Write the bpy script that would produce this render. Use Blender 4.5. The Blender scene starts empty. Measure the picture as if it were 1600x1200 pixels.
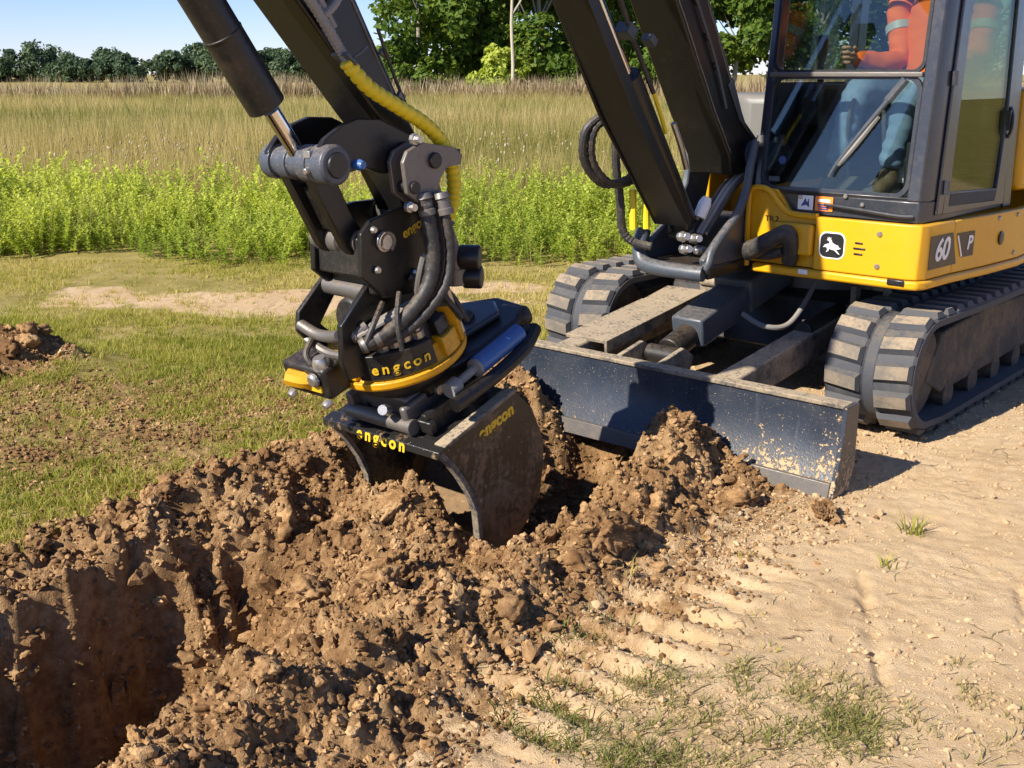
import bpy, bmesh, math, random
import numpy as np
from mathutils import Vector, Matrix, Euler

R = math.radians
rng = np.random.default_rng(7)
random.seed(7)
scene = bpy.context.scene
COL = scene.collection

# ------------------------------------------------------------------ camera, light, sky
cam_d = bpy.data.cameras.new("camera"); cam = bpy.data.objects.new("camera", cam_d); COL.objects.link(cam)
cam_d.sensor_width = 36.0; cam_d.lens = 38.925; cam_d.clip_start = 0.05; cam_d.clip_end = 3000
CAM_H = 1.57
cam.location = (0, 0, CAM_H); cam.rotation_euler = (R(90 - 15.676), 0, 0)
scene.camera = cam

# local frame of the excavator: x to its left (image right), y towards its back, z up
P0 = np.array([1.018, 5.237]); TH = R(41.3)
XA = np.array([math.cos(TH), -math.sin(TH)]); YA = np.array([math.sin(TH), math.cos(TH)])
def to_local(X, Y):
    dx = X - P0[0]; dy = Y - P0[1]
    return dx * XA[0] + dy * XA[1], dx * YA[0] + dy * YA[1]
def to_world(x, y):
    return P0[0] + x * XA[0] + y * YA[0], P0[1] + x * XA[1] + y * YA[1]

SUN_EL = 36.0
sl = np.array([-0.19, -1.0]); sl /= np.linalg.norm(sl)
sd = XA * sl[0] + YA * sl[1]                     # horizontal direction to the sun, world
SUN_ROT = math.atan2(sd[0], sd[1])
sun_d = bpy.data.lights.new("sun", 'SUN'); sun_d.energy = 5.0; sun_d.angle = R(0.53); sun_d.color = (1.0, 0.92, 0.81)
sun = bpy.data.objects.new("sun", sun_d); COL.objects.link(sun)
sun.location = (-20, -20, 30)
sdir = Vector((sd[0] * math.cos(R(SUN_EL)), sd[1] * math.cos(R(SUN_EL)), math.sin(R(SUN_EL))))
sun.rotation_euler = sdir.to_track_quat('Z', 'Y').to_euler()

world = bpy.data.worlds.new("World"); scene.world = world; world.use_nodes = True
wn = world.node_tree; wn.nodes.clear()
sky = wn.nodes.new('ShaderNodeTexSky'); sky.sky_type = 'NISHITA'; sky.sun_disc = False
sky.sun_elevation = R(SUN_EL); sky.sun_rotation = SUN_ROT; sky.altitude = 1500; sky.air_density = 1.0; sky.dust_density = 0.0; sky.ozone_density = 8.0
bg = wn.nodes.new('ShaderNodeBackground'); bg.inputs[1].default_value = 0.092
wo = wn.nodes.new('ShaderNodeOutputWorld')
tone = wn.nodes.new('ShaderNodeMix'); tone.data_type = 'RGBA'; tone.blend_type = 'MULTIPLY'; tone.inputs[0].default_value = 1.0; tone.inputs[7].default_value = (1.06, 0.90, 0.98, 1)
wn.links.new(sky.outputs[0], tone.inputs[6]); wn.links.new(tone.outputs[2], bg.inputs[0]); wn.links.new(bg.outputs[0], wo.inputs[0])
scene.view_settings.view_transform = 'Standard'; scene.view_settings.look = 'None'
scene.view_settings.exposure = 0.88; scene.view_settings.gamma = 1.0; scene.view_settings.use_curve_mapping = False
scene.render.engine = 'CYCLES'
scene.cycles.max_bounces = 8; scene.cycles.transparent_max_bounces = 12

# ------------------------------------------------------------------ materials
def nt(name):
    m = bpy.data.materials.new(name); m.use_nodes = True
    t = m.node_tree; t.nodes.clear()
    out = t.nodes.new('ShaderNodeOutputMaterial')
    return m, t, out
class N:
    """tiny node helper"""
    def __init__(s, t): s.t = t
    def new(s, typ, **k):
        n = s.t.nodes.new(typ)
        for a, v in k.items(): setattr(n, a, v)
        return n
    def l(s, a, b): s.t.links.new(a, b)
    def noise(s, vec, scale, detail=4, rough=0.55, dist=0.0):
        n = s.new('ShaderNodeTexNoise'); n.inputs['Scale'].default_value = scale; n.inputs['Detail'].default_value = detail
        n.inputs['Roughness'].default_value = rough; n.inputs['Distortion'].default_value = dist
        if vec is not None: s.l(vec, n.inputs['Vector'])
        return n.outputs['Fac']
    def ramp(s, fac, stops):
        n = s.new('ShaderNodeValToRGB'); e = n.color_ramp.elements
        while len(e) < len(stops): e.new(0.5)
        for i, (p, c) in enumerate(stops):
            e[i].position = p; e[i].color = c if len(c) == 4 else (*c, 1)
        s.l(fac, n.inputs[0]); return n.outputs[0]
    def step(s, fac, a, b):
        n = s.new('ShaderNodeMapRange', interpolation_type='SMOOTHSTEP'); n.inputs[1].default_value = a; n.inputs[2].default_value = b
        s.l(fac, n.inputs[0]); return n.outputs[0]
    def mix(s, fac, a, b, mode='MIX'):
        n = s.new('ShaderNodeMix', data_type='RGBA', blend_type=mode)
        for sock, v in ((n.inputs[0], fac), (n.inputs[6], a), (n.inputs[7], b)):
            if isinstance(v, (int, float)): sock.default_value = v
            elif isinstance(v, (tuple, list)): sock.default_value = (*v, 1) if len(v) == 3 else v
            else: s.l(v, sock)
        return n.outputs[2]
    def math(s, op, a, b=None, clamp=False):
        n = s.new('ShaderNodeMath', operation=op, use_clamp=clamp)
        for i, v in enumerate((a, b)):
            if v is None: continue
            if isinstance(v, (int, float)): n.inputs[i].default_value = v
            else: s.l(v, n.inputs[i])
        return n.outputs[0]
    def coord(s, which='Object'):
        return s.new('ShaderNodeTexCoord').outputs[which]
    def attr(s, name):
        return s.new('ShaderNodeAttribute', attribute_name=name).outputs['Fac']
    def geo(s, o): return s.new('ShaderNodeNewGeometry').outputs[o]
    def sep(s, v):
        n = s.new('ShaderNodeSeparateXYZ'); s.l(v, n.inputs[0]); return n.outputs
    def bump(s, h, strength, dist):
        n = s.new('ShaderNodeBump'); n.inputs['Strength'].default_value = strength; n.inputs['Distance'].default_value = dist
        s.l(h, n.inputs['Height']); return n.outputs[0]
    def bsdf(s, col, rough=0.6, metal=0.0, spec=0.5, normal=None, coat=0.0):
        n = s.new('ShaderNodeBsdfPrincipled')
        for sock, v in ((n.inputs['Base Color'], col), (n.inputs['Roughness'], rough), (n.inputs['Metallic'], metal)):
            if isinstance(v, (int, float)): sock.default_value = v
            elif isinstance(v, tuple): sock.default_value = (*v, 1) if len(v) == 3 else v
            else: s.l(v, sock)
        n.inputs['Specular IOR Level'].default_value = spec
        n.inputs['Coat Weight'].default_value = coat; n.inputs['Coat Roughness'].default_value = 0.15
        if normal is not None: s.l(normal, n.inputs['Normal'])
        return n.outputs[0]

DUST = (0.30, 0.22, 0.13)
def paint(name, base, rough=0.4, dust=0.25, dscale=9.0, lo=0.5, hi=0.72, metal=0.0, dustcol=DUST, coat=0.0, bump=0.15):
    """painted or bare metal with blotchy dust and small wear"""
    m, t, out = nt(name); n = N(t); co = n.coord()
    f = n.noise(co, dscale, 6, 0.65); f2 = n.noise(co, dscale * 7, 4, 0.6)
    d = n.math('MULTIPLY', n.step(n.math('ADD', n.math('MULTIPLY', f, 0.7), n.math('MULTIPLY', f2, 0.3)), lo, hi), dust)
    sp = n.step(n.noise(co, 150, 3, 0.7), 0.60, 0.68)
    d = n.math('ADD', d, n.math('MULTIPLY', sp, min(0.5, dust * 1.6)), True)
    # settled dust lies on what faces up
    up = n.sep(n.geo('Normal'))[2]
    d = n.math('ADD', d, n.math('MULTIPLY', n.math('MULTIPLY', n.step(up, 0.25, 0.95), dust), n.step(f2, 0.3, 0.6)), True)
    var = n.mix(n.noise(co, 2.5, 3), tuple(c * 0.82 for c in base), tuple(min(1, c * 1.15) for c in base))
    col = n.mix(d, var, dustcol)
    rg = n.math('ADD', n.math('MULTIPLY', d, 0.45), n.math('ADD', n.math('MULTIPLY', f2, 0.18), rough - 0.09), True)
    nm = n.bump(f2, bump, 0.003)
    n.l(n.bsdf(col, rg, metal, 0.5, nm, coat), out.inputs[0]); return m

M = {}
M['black'] = paint('black_paint', (0.0065, 0.0062, 0.0060), 0.36, 0.06, 7, 0.52, 0.75, dustcol=(0.16, 0.11, 0.07))
M['black_dusty'] = paint('dusty_black_steel', (0.0085, 0.008, 0.0075), 0.44, 0.20, 9, 0.45, 0.72, dustcol=(0.16, 0.11, 0.065))
M['cab'] = paint('cab_slate_paint', (0.023, 0.027, 0.036), 0.33, 0.12, 5, 0.5, 0.8, coat=0.3, bump=0.03)
M['casting'] = paint('casting_slate_paint', (0.05, 0.062, 0.078), 0.42, 0.25, 8, 0.5, 0.75)
M['yellow'] = paint('yellow_paint', (0.66, 0.335, 0.002), 0.38, 0.16, 6, 0.45, 0.8, coat=0.1, bump=0.03)
M['yellow_dirty'] = paint('dirty_yellow_paint', (0.66, 0.33, 0.005), 0.42, 0.35, 16, 0.5, 0.66, dustcol=(0.10, 0.065, 0.03))
M['rubber'] = paint('track_rubber', (0.047, 0.051, 0.060), 0.75, 0.34, 7, 0.46, 0.68, dustcol=(0.16, 0.135, 0.10))
M['lug'] = paint('dust_coated_rubber', (0.13, 0.115, 0.095), 0.9, 0.7, 9, 0.38, 0.66, dustcol=(0.29, 0.225, 0.15))
M['frame_dusty'] = paint('earth_dusted_track_frame', (0.03, 0.028, 0.026), 0.75, 0.5, 5, 0.42, 0.62, dustcol=(0.24, 0.18, 0.11))
M['steel'] = paint('worn_steel', (0.16, 0.15, 0.14), 0.45, 0.4, 18, 0.45, 0.7, metal=0.55, dustcol=(0.2, 0.14, 0.08))
M['bright'] = paint('bright_steel', (0.45, 0.43, 0.40), 0.32, 0.2, 25, 0.5, 0.75, metal=0.8)
M['pinblue'] = paint('pin_boss_slate', (0.055, 0.065, 0.085), 0.38, 0.3, 14, 0.5, 0.72)
M['hose'] = paint('hose_rubber', (0.02, 0.02, 0.021), 0.55, 0.25, 12, 0.45, 0.75)
M['hose_grey'] = paint('dusty_grey_hose', (0.22, 0.22, 0.21), 0.6, 0.3, 20, 0.4, 0.7)
M['hose_yellow'] = paint('yellow_hose_guard', (0.72, 0.56, 0.012), 0.45, 0.12, 10, 0.5, 0.8)
M['blue'] = paint('blue_cylinder_paint', (0.035, 0.12, 0.34), 0.35, 0.15, 14, 0.5, 0.75)
M['dusty_plate'] = paint('earth_dusted_plate', (0.05, 0.048, 0.046), 0.7, 0.75, 11, 0.36, 0.6, dustcol=(0.33, 0.26, 0.17))
M['hood'] = paint('grey_hood_paint', (0.15, 0.145, 0.13), 0.5, 0.15, 5)
M['interior'] = paint('dark_interior_plastic', (0.018, 0.019, 0.021), 0.6, 0.05, 6)
M['seat'] = paint('seat_fabric', (0.03, 0.03, 0.034), 0.85, 0.05, 6)
M['decal_black'] = paint('decal_black', (0.012, 0.012, 0.013), 0.35, 0.03)
M['decal_white'] = paint('decal_white', (0.78, 0.78, 0.76), 0.4, 0.03)
M['decal_yellow'] = paint('lettering_yellow', (0.72, 0.46, 0.02), 0.45, 0.3, 30, 0.5, 0.7, dustcol=(0.09, 0.06, 0.03))
M['decal_orange'] = paint('decal_orange', (0.85, 0.23, 0.02), 0.4, 0.03)
M['decal_blue'] = paint('decal_blue', (0.03, 0.05, 0.2), 0.4, 0.03)
M['hivis'] = paint('orange_workwear', (0.95, 0.16, 0.01), 0.8, 0.02, 8)
M['reflect'] = paint('silver_reflective_tape', (0.42, 0.40, 0.37), 0.5, 0.03, 8)
M['denim'] = paint('denim', (0.15, 0.22, 0.33), 0.9, 0.35, 14, 0.42, 0.7, dustcol=(0.34, 0.42, 0.50))
M['skin'] = paint('skin', (0.50, 0.27, 0.18), 0.55, 0.0)
M['hair'] = paint('brown_hair', (0.05, 0.03, 0.018), 0.6, 0.0)
M['boot'] = paint('work_boot_leather', (0.11, 0.07, 0.035), 0.7, 0.2)
M['eye'] = paint('eye_white', (0.75, 0.73, 0.70), 0.3, 0.0)

def chrome():
    m, t, out = nt('chrome_rod'); n = N(t)
    n.l(n.bsdf((0.72, 0.70, 0.68), 0.13, 1.0), out.inputs[0]); return m
M['chrome'] = chrome()

def blade_mat():
    m, t, out = nt('blade_paint_with_dirt'); n = N(t); co = n.coord()
    z = n.sep(co)[2]
    a = n.noise(co, 62, 5, 0.65); b = n.noise(co, 8, 4, 0.6); c = n.noise(co, 120, 3, 0.6)
    low = n.math('ADD', n.math('MULTIPLY', n.math('SUBTRACT', 0.26, z), 0.62), n.math('MULTIPLY', n.math('SUBTRACT', n.sep(co)[0], 0.6), 0.10))         # more spatter near the ground
    v = n.math('ADD', n.math('ADD', n.math('MULTIPLY', a, 0.62), n.math('MULTIPLY', b, 0.38)), low)
    spl = n.math('MAXIMUM', n.step(v, 0.63, 0.66), n.math('MULTIPLY', n.step(n.noise(co, 150, 2, 0.6), 0.665, 0.70), 0.8))
    film = n.math('MULTIPLY', n.step(b, 0.35, 0.75), 0.08)
    col = n.mix(film, (0.022, 0.030, 0.045), (0.20, 0.17, 0.13))
    col = n.mix(n.step(n.noise(co, 5, 3), 0.45, 0.7), col, (0.015, 0.021, 0.033))
    streak = n.noise(None, 1, 2)
    mp = n.new('ShaderNodeMapping'); mp.inputs['Scale'].default_value = (55, 55, 3); n.l(co, mp.inputs[0])
    st = n.math('MULTIPLY', n.step(n.noise(mp.outputs[0], 1, 3), 0.58, 0.8), 0.22)
    col = n.mix(st, col, (0.16, 0.17, 0.18))
    col = n.mix(spl, col, n.mix(c, (0.30, 0.21, 0.11), (0.50, 0.37, 0.22)))
    rg = n.math('ADD', 0.36, n.math('MULTIPLY', spl, 0.55))
    nm = n.bump(n.math('ADD', n.math('MULTIPLY', spl, 0.6), n.math('MULTIPLY', c, 0.2)), 0.7, 0.006)
    n.l(n.bsdf(col, rg, 0.0, 0.5, nm), out.inputs[0]); return m
M['blade'] = blade_mat()

def bucket_mat():
    m, t, out = nt('bucket_steel_soil_smeared'); n = N(t); co = n.coord()
    a = n.noise(co, 5, 5, 0.65, 0.6); b = n.noise(co, 45, 5, 0.65)
    mp = n.new('ShaderNodeMapping'); mp.inputs['Scale'].default_value = (40, 40, 5); mp.inputs['Rotation'].default_value = (0.5, 0, 0); n.l(co, mp.inputs[0])
    s = n.noise(mp.outputs[0], 1, 4)
    z = n.sep(co)[2]
    v = n.math('ADD', n.math('ADD', n.math('MULTIPLY', a, 0.55), n.math('MULTIPLY', b, 0.28)), n.math('MULTIPLY', s, 0.17))
    v = n.math('ADD', v, n.math('MULTIPLY', n.math('SUBTRACT', 0.2, z), 0.22))
    smear = n.step(v, 0.46, 0.545)
    col = n.mix(smear, (0.016, 0.015, 0.014), n.mix(b, (0.07, 0.042, 0.018), (0.26, 0.16, 0.075)))
    col = n.mix(n.step(b, 0.64, 0.72), col, (0.34, 0.25, 0.13))
    rg = n.math('ADD', 0.28, n.math('MULTIPLY', smear, 0.55))
    n.l(n.bsdf(col, rg, 0.0, 0.5, n.bump(v, 0.8, 0.01)), out.inputs[0]); return m
M['bucket'] = bucket_mat()

def glass_mat(name, tint, refl=1.0, rough=0.0):
    m, t, out = nt(name); n = N(t)
    tr = n.new('ShaderNodeBsdfTransparent'); tr.inputs[0].default_value = (*tint, 1)
    gl = n.new('ShaderNodeBsdfGlossy'); gl.inputs['Roughness'].default_value = rough; gl.inputs[0].default_value = (1, 1, 1, 1)
    lw = n.new('ShaderNodeFresnel'); lw.inputs[0].default_value = 1.42
    mx = n.new('ShaderNodeMixShader')
    f = n.math('MULTIPLY', lw.outputs[0], refl, True)
    # thin film of dust on the pane
    df = n.new('ShaderNodeBsdfDiffuse'); df.inputs[0].default_value = (0.5, 0.52, 0.5, 1)
    n.l(f, mx.inputs[0]); n.l(tr.outputs[0], mx.inputs[1]); n.l(gl.outputs[0], mx.inputs[2])
    mx2 = n.new('ShaderNodeMixShader'); fd = n.math('MULTIPLY', n.step(n.noise(n.coord(), 3.5, 5), 0.4, 0.8), 0.012)
    n.l(fd, mx2.inputs[0]); n.l(mx.outputs[0], mx2.inputs[1]); n.l(df.outputs[0], mx2.inputs[2])
    n.l(mx2.outputs[0], out.inputs[0]); return m
M['glass'] = glass_mat('cab_glass', (0.74, 0.80, 0.78), 1.5)
M['glass_clear'] = glass_mat('clear_glass', (0.80, 0.84, 0.82), 0.08)
M['glass_side'] = glass_mat('tinted_side_glass', (0.50, 0.54, 0.38), 0.6)

def soil_nodes(n, co):
    a = n.noise(co, 3.5, 5, 0.6); b = n.noise(co, 26, 5, 0.65); c = n.noise(co, 140, 3, 0.6)
    v = n.math('ADD', n.math('MULTIPLY', a, 0.5), n.math('MULTIPLY', b, 0.5))
    col = n.ramp(v, [(0.32, (0.115, 0.061, 0.027)), (0.46, (0.235, 0.134, 0.059)), (0.56, (0.345, 0.213, 0.102)), (0.70, (0.48, 0.33, 0.175))])
    h = n.math('ADD', n.math('MULTIPLY', b, 0.7), n.math('MULTIPLY', c, 0.3))
    return col, h
def soil_mat(name):
    m, t, out = nt(name); n = N(t); co = n.coord('Object')
    oi = n.new('ShaderNodeObjectInfo')
    col, h = soil_nodes(n, co)
    tint = n.attr('tint')
    col = n.mix(n.step(tint, 0.15, 1.0), n.mix(1.0, col, (0.62, 0.58, 0.56), 'MULTIPLY'), n.mix(1.0, col, (1.25, 1.27, 1.25), 'MULTIPLY'))
    n.l(n.bsdf(col, 0.95, 0, 0.15, n.bump(h, 0.8, 0.012)), out.inputs[0]); return m
M['clod'] = soil_mat('loose_clod_soil')

M['sandclod'] = paint('dry_sand_crumb', (0.47, 0.33, 0.185), 0.95, 0.35, 8, 0.4, 0.7, dustcol=(0.34, 0.22, 0.115))
def ground_mat():
    m, t, out = nt('earth_sand_and_turf'); n = N(t); co = n.coord('Object')
    soil, hs = soil_nodes(n, co)
    # dry trodden sand
    a = n.noise(co, 1.6, 5, 0.6); b = n.noise(co, 17, 5, 0.6); c = n.noise(co, 210, 5, 0.7)
    v = n.math('ADD', n.math('MULTIPLY', a, 0.55), n.math('MULTIPLY', b, 0.45))
    sand = n.ramp(v, [(0.30, (0.41, 0.265, 0.135)), (0.47, (0.53, 0.375, 0.21)), (0.62, (0.60, 0.445, 0.27)), (0.75, (0.65, 0.50, 0.32))])
    sand = n.mix(n.math('MULTIPLY', n.step(c, 0.58, 0.72), 0.4), sand, (0.24, 0.155, 0.08))
    vr = n.new('ShaderNodeTexVoronoi', feature='DISTANCE_TO_EDGE'); vr.inputs['Scale'].default_value = 7.0
    wv = n.new('ShaderNodeMixRGB'); wv.inputs[0].default_value = 0.12
    nz = n.new('ShaderNodeTexNoise'); nz.inputs['Scale'].default_value = 5; nz.inputs['Detail'].default_value = 4
    n.l(co, nz.inputs['Vector']); n.l(co, wv.inputs[1]); n.l(nz.outputs['Color'], wv.inputs[2]); n.l(wv.outputs[0], vr.inputs['Vector'])
    crack = n.step(vr.outputs['Distance'], 0.0, 0.02)
    crk = n.math('MULTIPLY', n.math('SUBTRACT', 1.0, crack), n.step(n.noise(co, 0.9, 3), 0.56, 0.66))
    sand = n.mix(n.math('MULTIPLY', crk, 0.08), sand, (0.20, 0.13, 0.07))
    # thatch and mown turf
    g1 = n.noise(co, 2.2, 5, 0.6); g2 = n.noise(co, 30, 5, 0.7)
    gv = n.math('ADD', n.math('MULTIPLY', g1, 0.55), n.math('MULTIPLY', g2, 0.45))
    turf = n.ramp(gv, [(0.30, (0.15, 0.12, 0.03)), (0.46, (0.26, 0.215, 0.06)), (0.58, (0.36, 0.28, 0.11)), (0.72, (0.48, 0.35, 0.18))])
    ma = n.attr('soil'); mb = n.attr('sand'); md = n.attr('pit_shade_heap_tone')
    e = n.math('ADD', n.math('MULTIPLY', n.math('SUBTRACT', g2, 0.5), 0.45), n.math('MULTIPLY', n.math('SUBTRACT', n.noise(co, 9, 4), 0.5), 0.6))
    ka = n.step(n.math('ADD', ma, e), 0.35, 0.65); kb = n.step(n.math('ADD', mb, e), 0.35, 0.65)
    col = n.mix(kb, turf, sand); col = n.mix(ka, col, soil)
    col = n.mix(md, col, n.mix(1.0, col, (0.55, 0.48, 0.42), 'MULTIPLY'))  # multiplies in the painted trench shade and the dark heap colour
    h = n.math('ADD', n.math('MULTIPLY', hs, n.math('ADD', n.math('MULTIPLY', ka, 0.8), 0.3)), n.math('MULTIPLY', c, 0.3))
    h = n.math('SUBTRACT', h, n.math('MULTIPLY', n.math('MULTIPLY', crk, kb), 0.05))
    n.l(n.bsdf(col, 0.95, 0, 0.12, n.bump(h, 0.9, 0.026)), out.inputs[0]); return m
M['ground'] = ground_mat()

def leaf_mat(name, c0, c1, c2, trans=0.35, rough=0.6, nscale=0.35):
    """leaf colour runs c0..c1..c2 with the per-blade tint; light passes through"""
    m, t, out = nt(name); n = N(t)
    tint = n.attr('tint')
    f = n.math('ADD', n.math('MULTIPLY', tint, 0.7), n.math('MULTIPLY', n.noise(n.coord('Object'), nscale, 3), 0.3))
    col = n.ramp(f, [(0.18, c0), (0.5, c1), (0.82, c2)])
    d = n.bsdf(col, rough, 0, 0.25)
    tr = n.new('ShaderNodeBsdfTranslucent'); n.l(n.mix(1.0, col, (1.1, 1.15, 0.6), 'MULTIPLY'), tr.inputs[0])
    mx = n.new('ShaderNodeMixShader'); mx.inputs[0].default_value = trans
    n.l(d, mx.inputs[1]); n.l(tr.outputs[0], mx.inputs[2]); n.l(mx.outputs[0], out.inputs[0]); return m
M['turf'] = leaf_mat('turf_blades', (0.19, 0.215, 0.03), (0.37, 0.36, 0.06), (0.58, 0.46, 0.18), 0.4)
M['turf_dry'] = leaf_mat('dry_turf_blades', (0.10, 0.13, 0.025), (0.21, 0.21, 0.05), (0.42, 0.33, 0.15), 0.3)
M['litter'] = leaf_mat('straw_and_roots', (0.06, 0.04, 0.02), (0.22, 0.16, 0.07), (0.50, 0.42, 0.24), 0.1)
M['weed'] = leaf_mat('weed_leaves', (0.19, 0.27, 0.04), (0.41, 0.48, 0.07), (0.61, 0.63, 0.13), 0.5)
M['meadow'] = leaf_mat('meadow_blades', (0.16, 0.19, 0.045), (0.35, 0.30, 0.095), (0.53, 0.42, 0.20), 0.42)
M['reed'] = leaf_mat('reed_blades', (0.15, 0.105, 0.06), (0.30, 0.21, 0.12), (0.52, 0.42, 0.28), 0.35)
M['flower'] = leaf_mat('pale_seed_heads', (0.30, 0.24, 0.13), (0.40, 0.33, 0.2), (0.52, 0.46, 0.34), 0.2)
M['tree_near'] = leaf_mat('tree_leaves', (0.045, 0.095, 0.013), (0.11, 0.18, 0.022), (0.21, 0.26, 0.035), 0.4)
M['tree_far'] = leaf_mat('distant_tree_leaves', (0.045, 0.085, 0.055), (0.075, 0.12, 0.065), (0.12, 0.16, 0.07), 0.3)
M['bark'] = paint('grey_bark', (0.28, 0.25, 0.20), 0.9, 0.3, 4, dustcol=(0.16, 0.13, 0.10))

# ------------------------------------------------------------------ mesh helpers
def tag(o, label=None, cat=None, group=None, kind=None):
    if label: o['label'] = label
    if cat: o['category'] = cat
    if group: o['group'] = group
    if kind: o['kind'] = kind
    return o
def link(o, parent=None):
    COL.objects.link(o)
    if parent is not None: o.parent = parent
    return o
def empty(name, loc=(0, 0, 0), rz=0.0):
    o = bpy.data.objects.new(name, None); o.empty_display_size = 0.2; o.location = loc; o.rotation_euler = (0, 0, rz)
    return link(o)

def np_mesh(name, V, F, smooth=False, attrs=None):
    """V (n,3), F (m,k) numpy -> mesh"""
    me = bpy.data.meshes.new(name)
    V = np.asarray(V, np.float32); F = np.asarray(F, np.int32); k = F.shape[1]
    me.vertices.add(len(V)); me.vertices.foreach_set('co', V.ravel())
    me.loops.add(F.size); me.loops.foreach_set('vertex_index', F.ravel())
    me.polygons.add(len(F)); me.polygons.foreach_set('loop_start', np.arange(0, F.size, k, dtype=np.int32))
    try: me.polygons.foreach_set('loop_total', np.full(len(F), k, np.int32))
    except Exception: pass
    if attrs:
        for a, val in attrs.items():
            at = me.attributes.new(a, 'FLOAT', 'POINT'); at.data.foreach_set('value', np.asarray(val, np.float32))
    me.update(calc_edges=True)
    me.polygons.foreach_set('use_smooth', np.full(len(F), smooth, bool))
    me.validate()
    return me

class MB:
    """collects simple shapes, builds ONE mesh object"""
    def __init__(s): s.v = []; s.f = []
    def add(s, vs, fs):
        o = len(s.v); s.v += [tuple(map(float, p)) for p in vs]; s.f += [tuple(i + o for i in f) for f in fs]; return s
    def box(s, c, d, rot=None):
        h = [x / 2 for x in d]; vs = [Vector((sx * h[0], sy * h[1], sz * h[2])) for sx in (-1, 1) for sy in (-1, 1) for sz in (-1, 1)]
        if rot is not None:
            mt = rot if isinstance(rot, Matrix) else Euler(rot).to_matrix(); vs = [mt @ v for v in vs]
        vs = [v + Vector(c) for v in vs]
        return s.add(vs, [(0, 1, 3, 2), (4, 6, 7, 5), (0, 4, 5, 1), (2, 3, 7, 6), (0, 2, 6, 4), (1, 5, 7, 3)])
    def prism(s, poly, x0, x1):
        """polygon in (y,z) extruded along x"""
        n = len(poly)
        a = sum(poly[i][0] * poly[(i + 1) % n][1] - poly[(i + 1) % n][0] * poly[i][1] for i in range(n))
        if a < 0: poly = poly[::-1]
        vs = [(x0, y, z) for y, z in poly] + [(x1, y, z) for y, z in poly]
        fs = [tuple(range(n - 1, -1, -1)), tuple(range(n, 2 * n))] + [(i, (i + 1) % n, n + (i + 1) % n, n + i) for i in range(n)]
        return s.add(vs, fs)
    def zprism(s, poly, z0, z1):
        n = len(poly)
        a = sum(poly[i][0] * poly[(i + 1) % n][1] - poly[(i + 1) % n][0] * poly[i][1] for i in range(n))
        if a < 0: poly = poly[::-1]
        vs = [(x, y, z0) for x, y in poly] + [(x, y, z1) for x, y in poly]
        fs = [tuple(range(n - 1, -1, -1)), tuple(range(n, 2 * n))] + [(i, (i + 1) % n, n + (i + 1) % n, n + i) for i in range(n)]
        return s.add(vs, fs)
    def cyl(s, p0, p1, r0, r1=None, n=24):
        r1 = r0 if r1 is None else r1
        return s.lathe(p0, p1, [(0, r0), (1, r1)], n)
    def lathe(s, p0, p1, prof, n=24):
        """profile of (t along axis 0..1, radius), capped"""
        p0 = Vector(p0); p1 = Vector(p1); ax = (p1 - p0); q = ax.normalized().to_track_quat('Z', 'Y')
        vs = []; fs = []; m = len(prof)
        for t, r in prof:
            c = p0 + ax * t
            for i in range(n):
                a = 2 * math.pi * i / n; vs.append(c + q @ Vector((math.cos(a) * r, math.sin(a) * r, 0)))
        for j in range(m - 1):
            for i in range(n):
                k = (i + 1) % n; fs.append((j * n + i, j * n + k, (j + 1) * n + k, (j + 1) * n + i))
        fs.append(tuple(range(n - 1, -1, -1))); fs.append(tuple(range((m - 1) * n, m * n)))
        return s.add(vs, fs)
    def tube(s, pts, r, n=12, sub=6, ribs=0.0, ribn=2):
        P = catmull(pts, sub); m = len(P); vs = []; fs = []
        up = Vector((0.3, 0.2, 1)).normalized(); prev = None
        for j, p in enumerate(P):
            d = (P[min(j + 1, m - 1)] - P[max(j - 1, 0)]).normalized()
            if prev is None: a = d.cross(up).normalized()
            else: a = (prev - d * prev.dot(d)).normalized()
            prev = a; b = d.cross(a)
            rr = (r[0] + (r[1] - r[0]) * j / (m - 1)) if isinstance(r, tuple) else r
            if ribs and j % ribn == 0: rr -= ribs
            for i in range(n):
                t = 2 * math.pi * i / n; vs.append(p + a * (math.cos(t) * rr) + b * (math.sin(t) * rr))
        for j in range(m - 1):
            for i in range(n):
                k = (i + 1) % n; fs.append((j * n + i, j * n + k, (j + 1) * n + k, (j + 1) * n + i))
        fs.append(tuple(range(n - 1, -1, -1))); fs.append(tuple(range((m - 1) * n, m * n)))
        return s.add(vs, fs)
    def mesh(s, name, smooth=True, angle=32):
        me = bpy.data.meshes.new(name); me.from_pydata(s.v, [], s.f)
        bm = bmesh.new(); bm.from_mesh(me); bmesh.ops.recalc_face_normals(bm, faces=bm.faces); bm.to_mesh(me); bm.free()
        me.polygons.foreach_set('use_smooth', np.full(len(me.polygons), smooth, bool))
        if smooth:
            try: me.set_sharp_from_angle(angle=R(angle))
            except Exception: pass
        return me
    def build(s, name, mat, parent=None, bevel=0.0, smooth=True, angle=32, seg=2):
        o = bpy.data.objects.new(name, s.mesh(name, smooth, angle)); o.data.materials.append(mat); link(o, parent)
        if bevel:
            b = o.modifiers.new('bevel', 'BEVEL'); b.width = bevel; b.segments = seg; b.limit_method = 'ANGLE'; b.angle_limit = R(30); b.harden_normals = False
        return o
def catmull(pts, sub):
    P = [Vector(p) for p in pts]; out = []
    for i in range(len(P) - 1):
        a = P[max(i - 1, 0)]; b = P[i]; c = P[i + 1]; d = P[min(i + 2, len(P) - 1)]
        for k in range(sub):
            t = k / sub
            out.append(0.5 * ((2 * b) + (c - a) * t + (2 * a - 5 * b + 4 * c - d) * t * t + (3 * b - a - 3 * c + d) * t ** 3))
    out.append(P[-1]); return out
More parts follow.
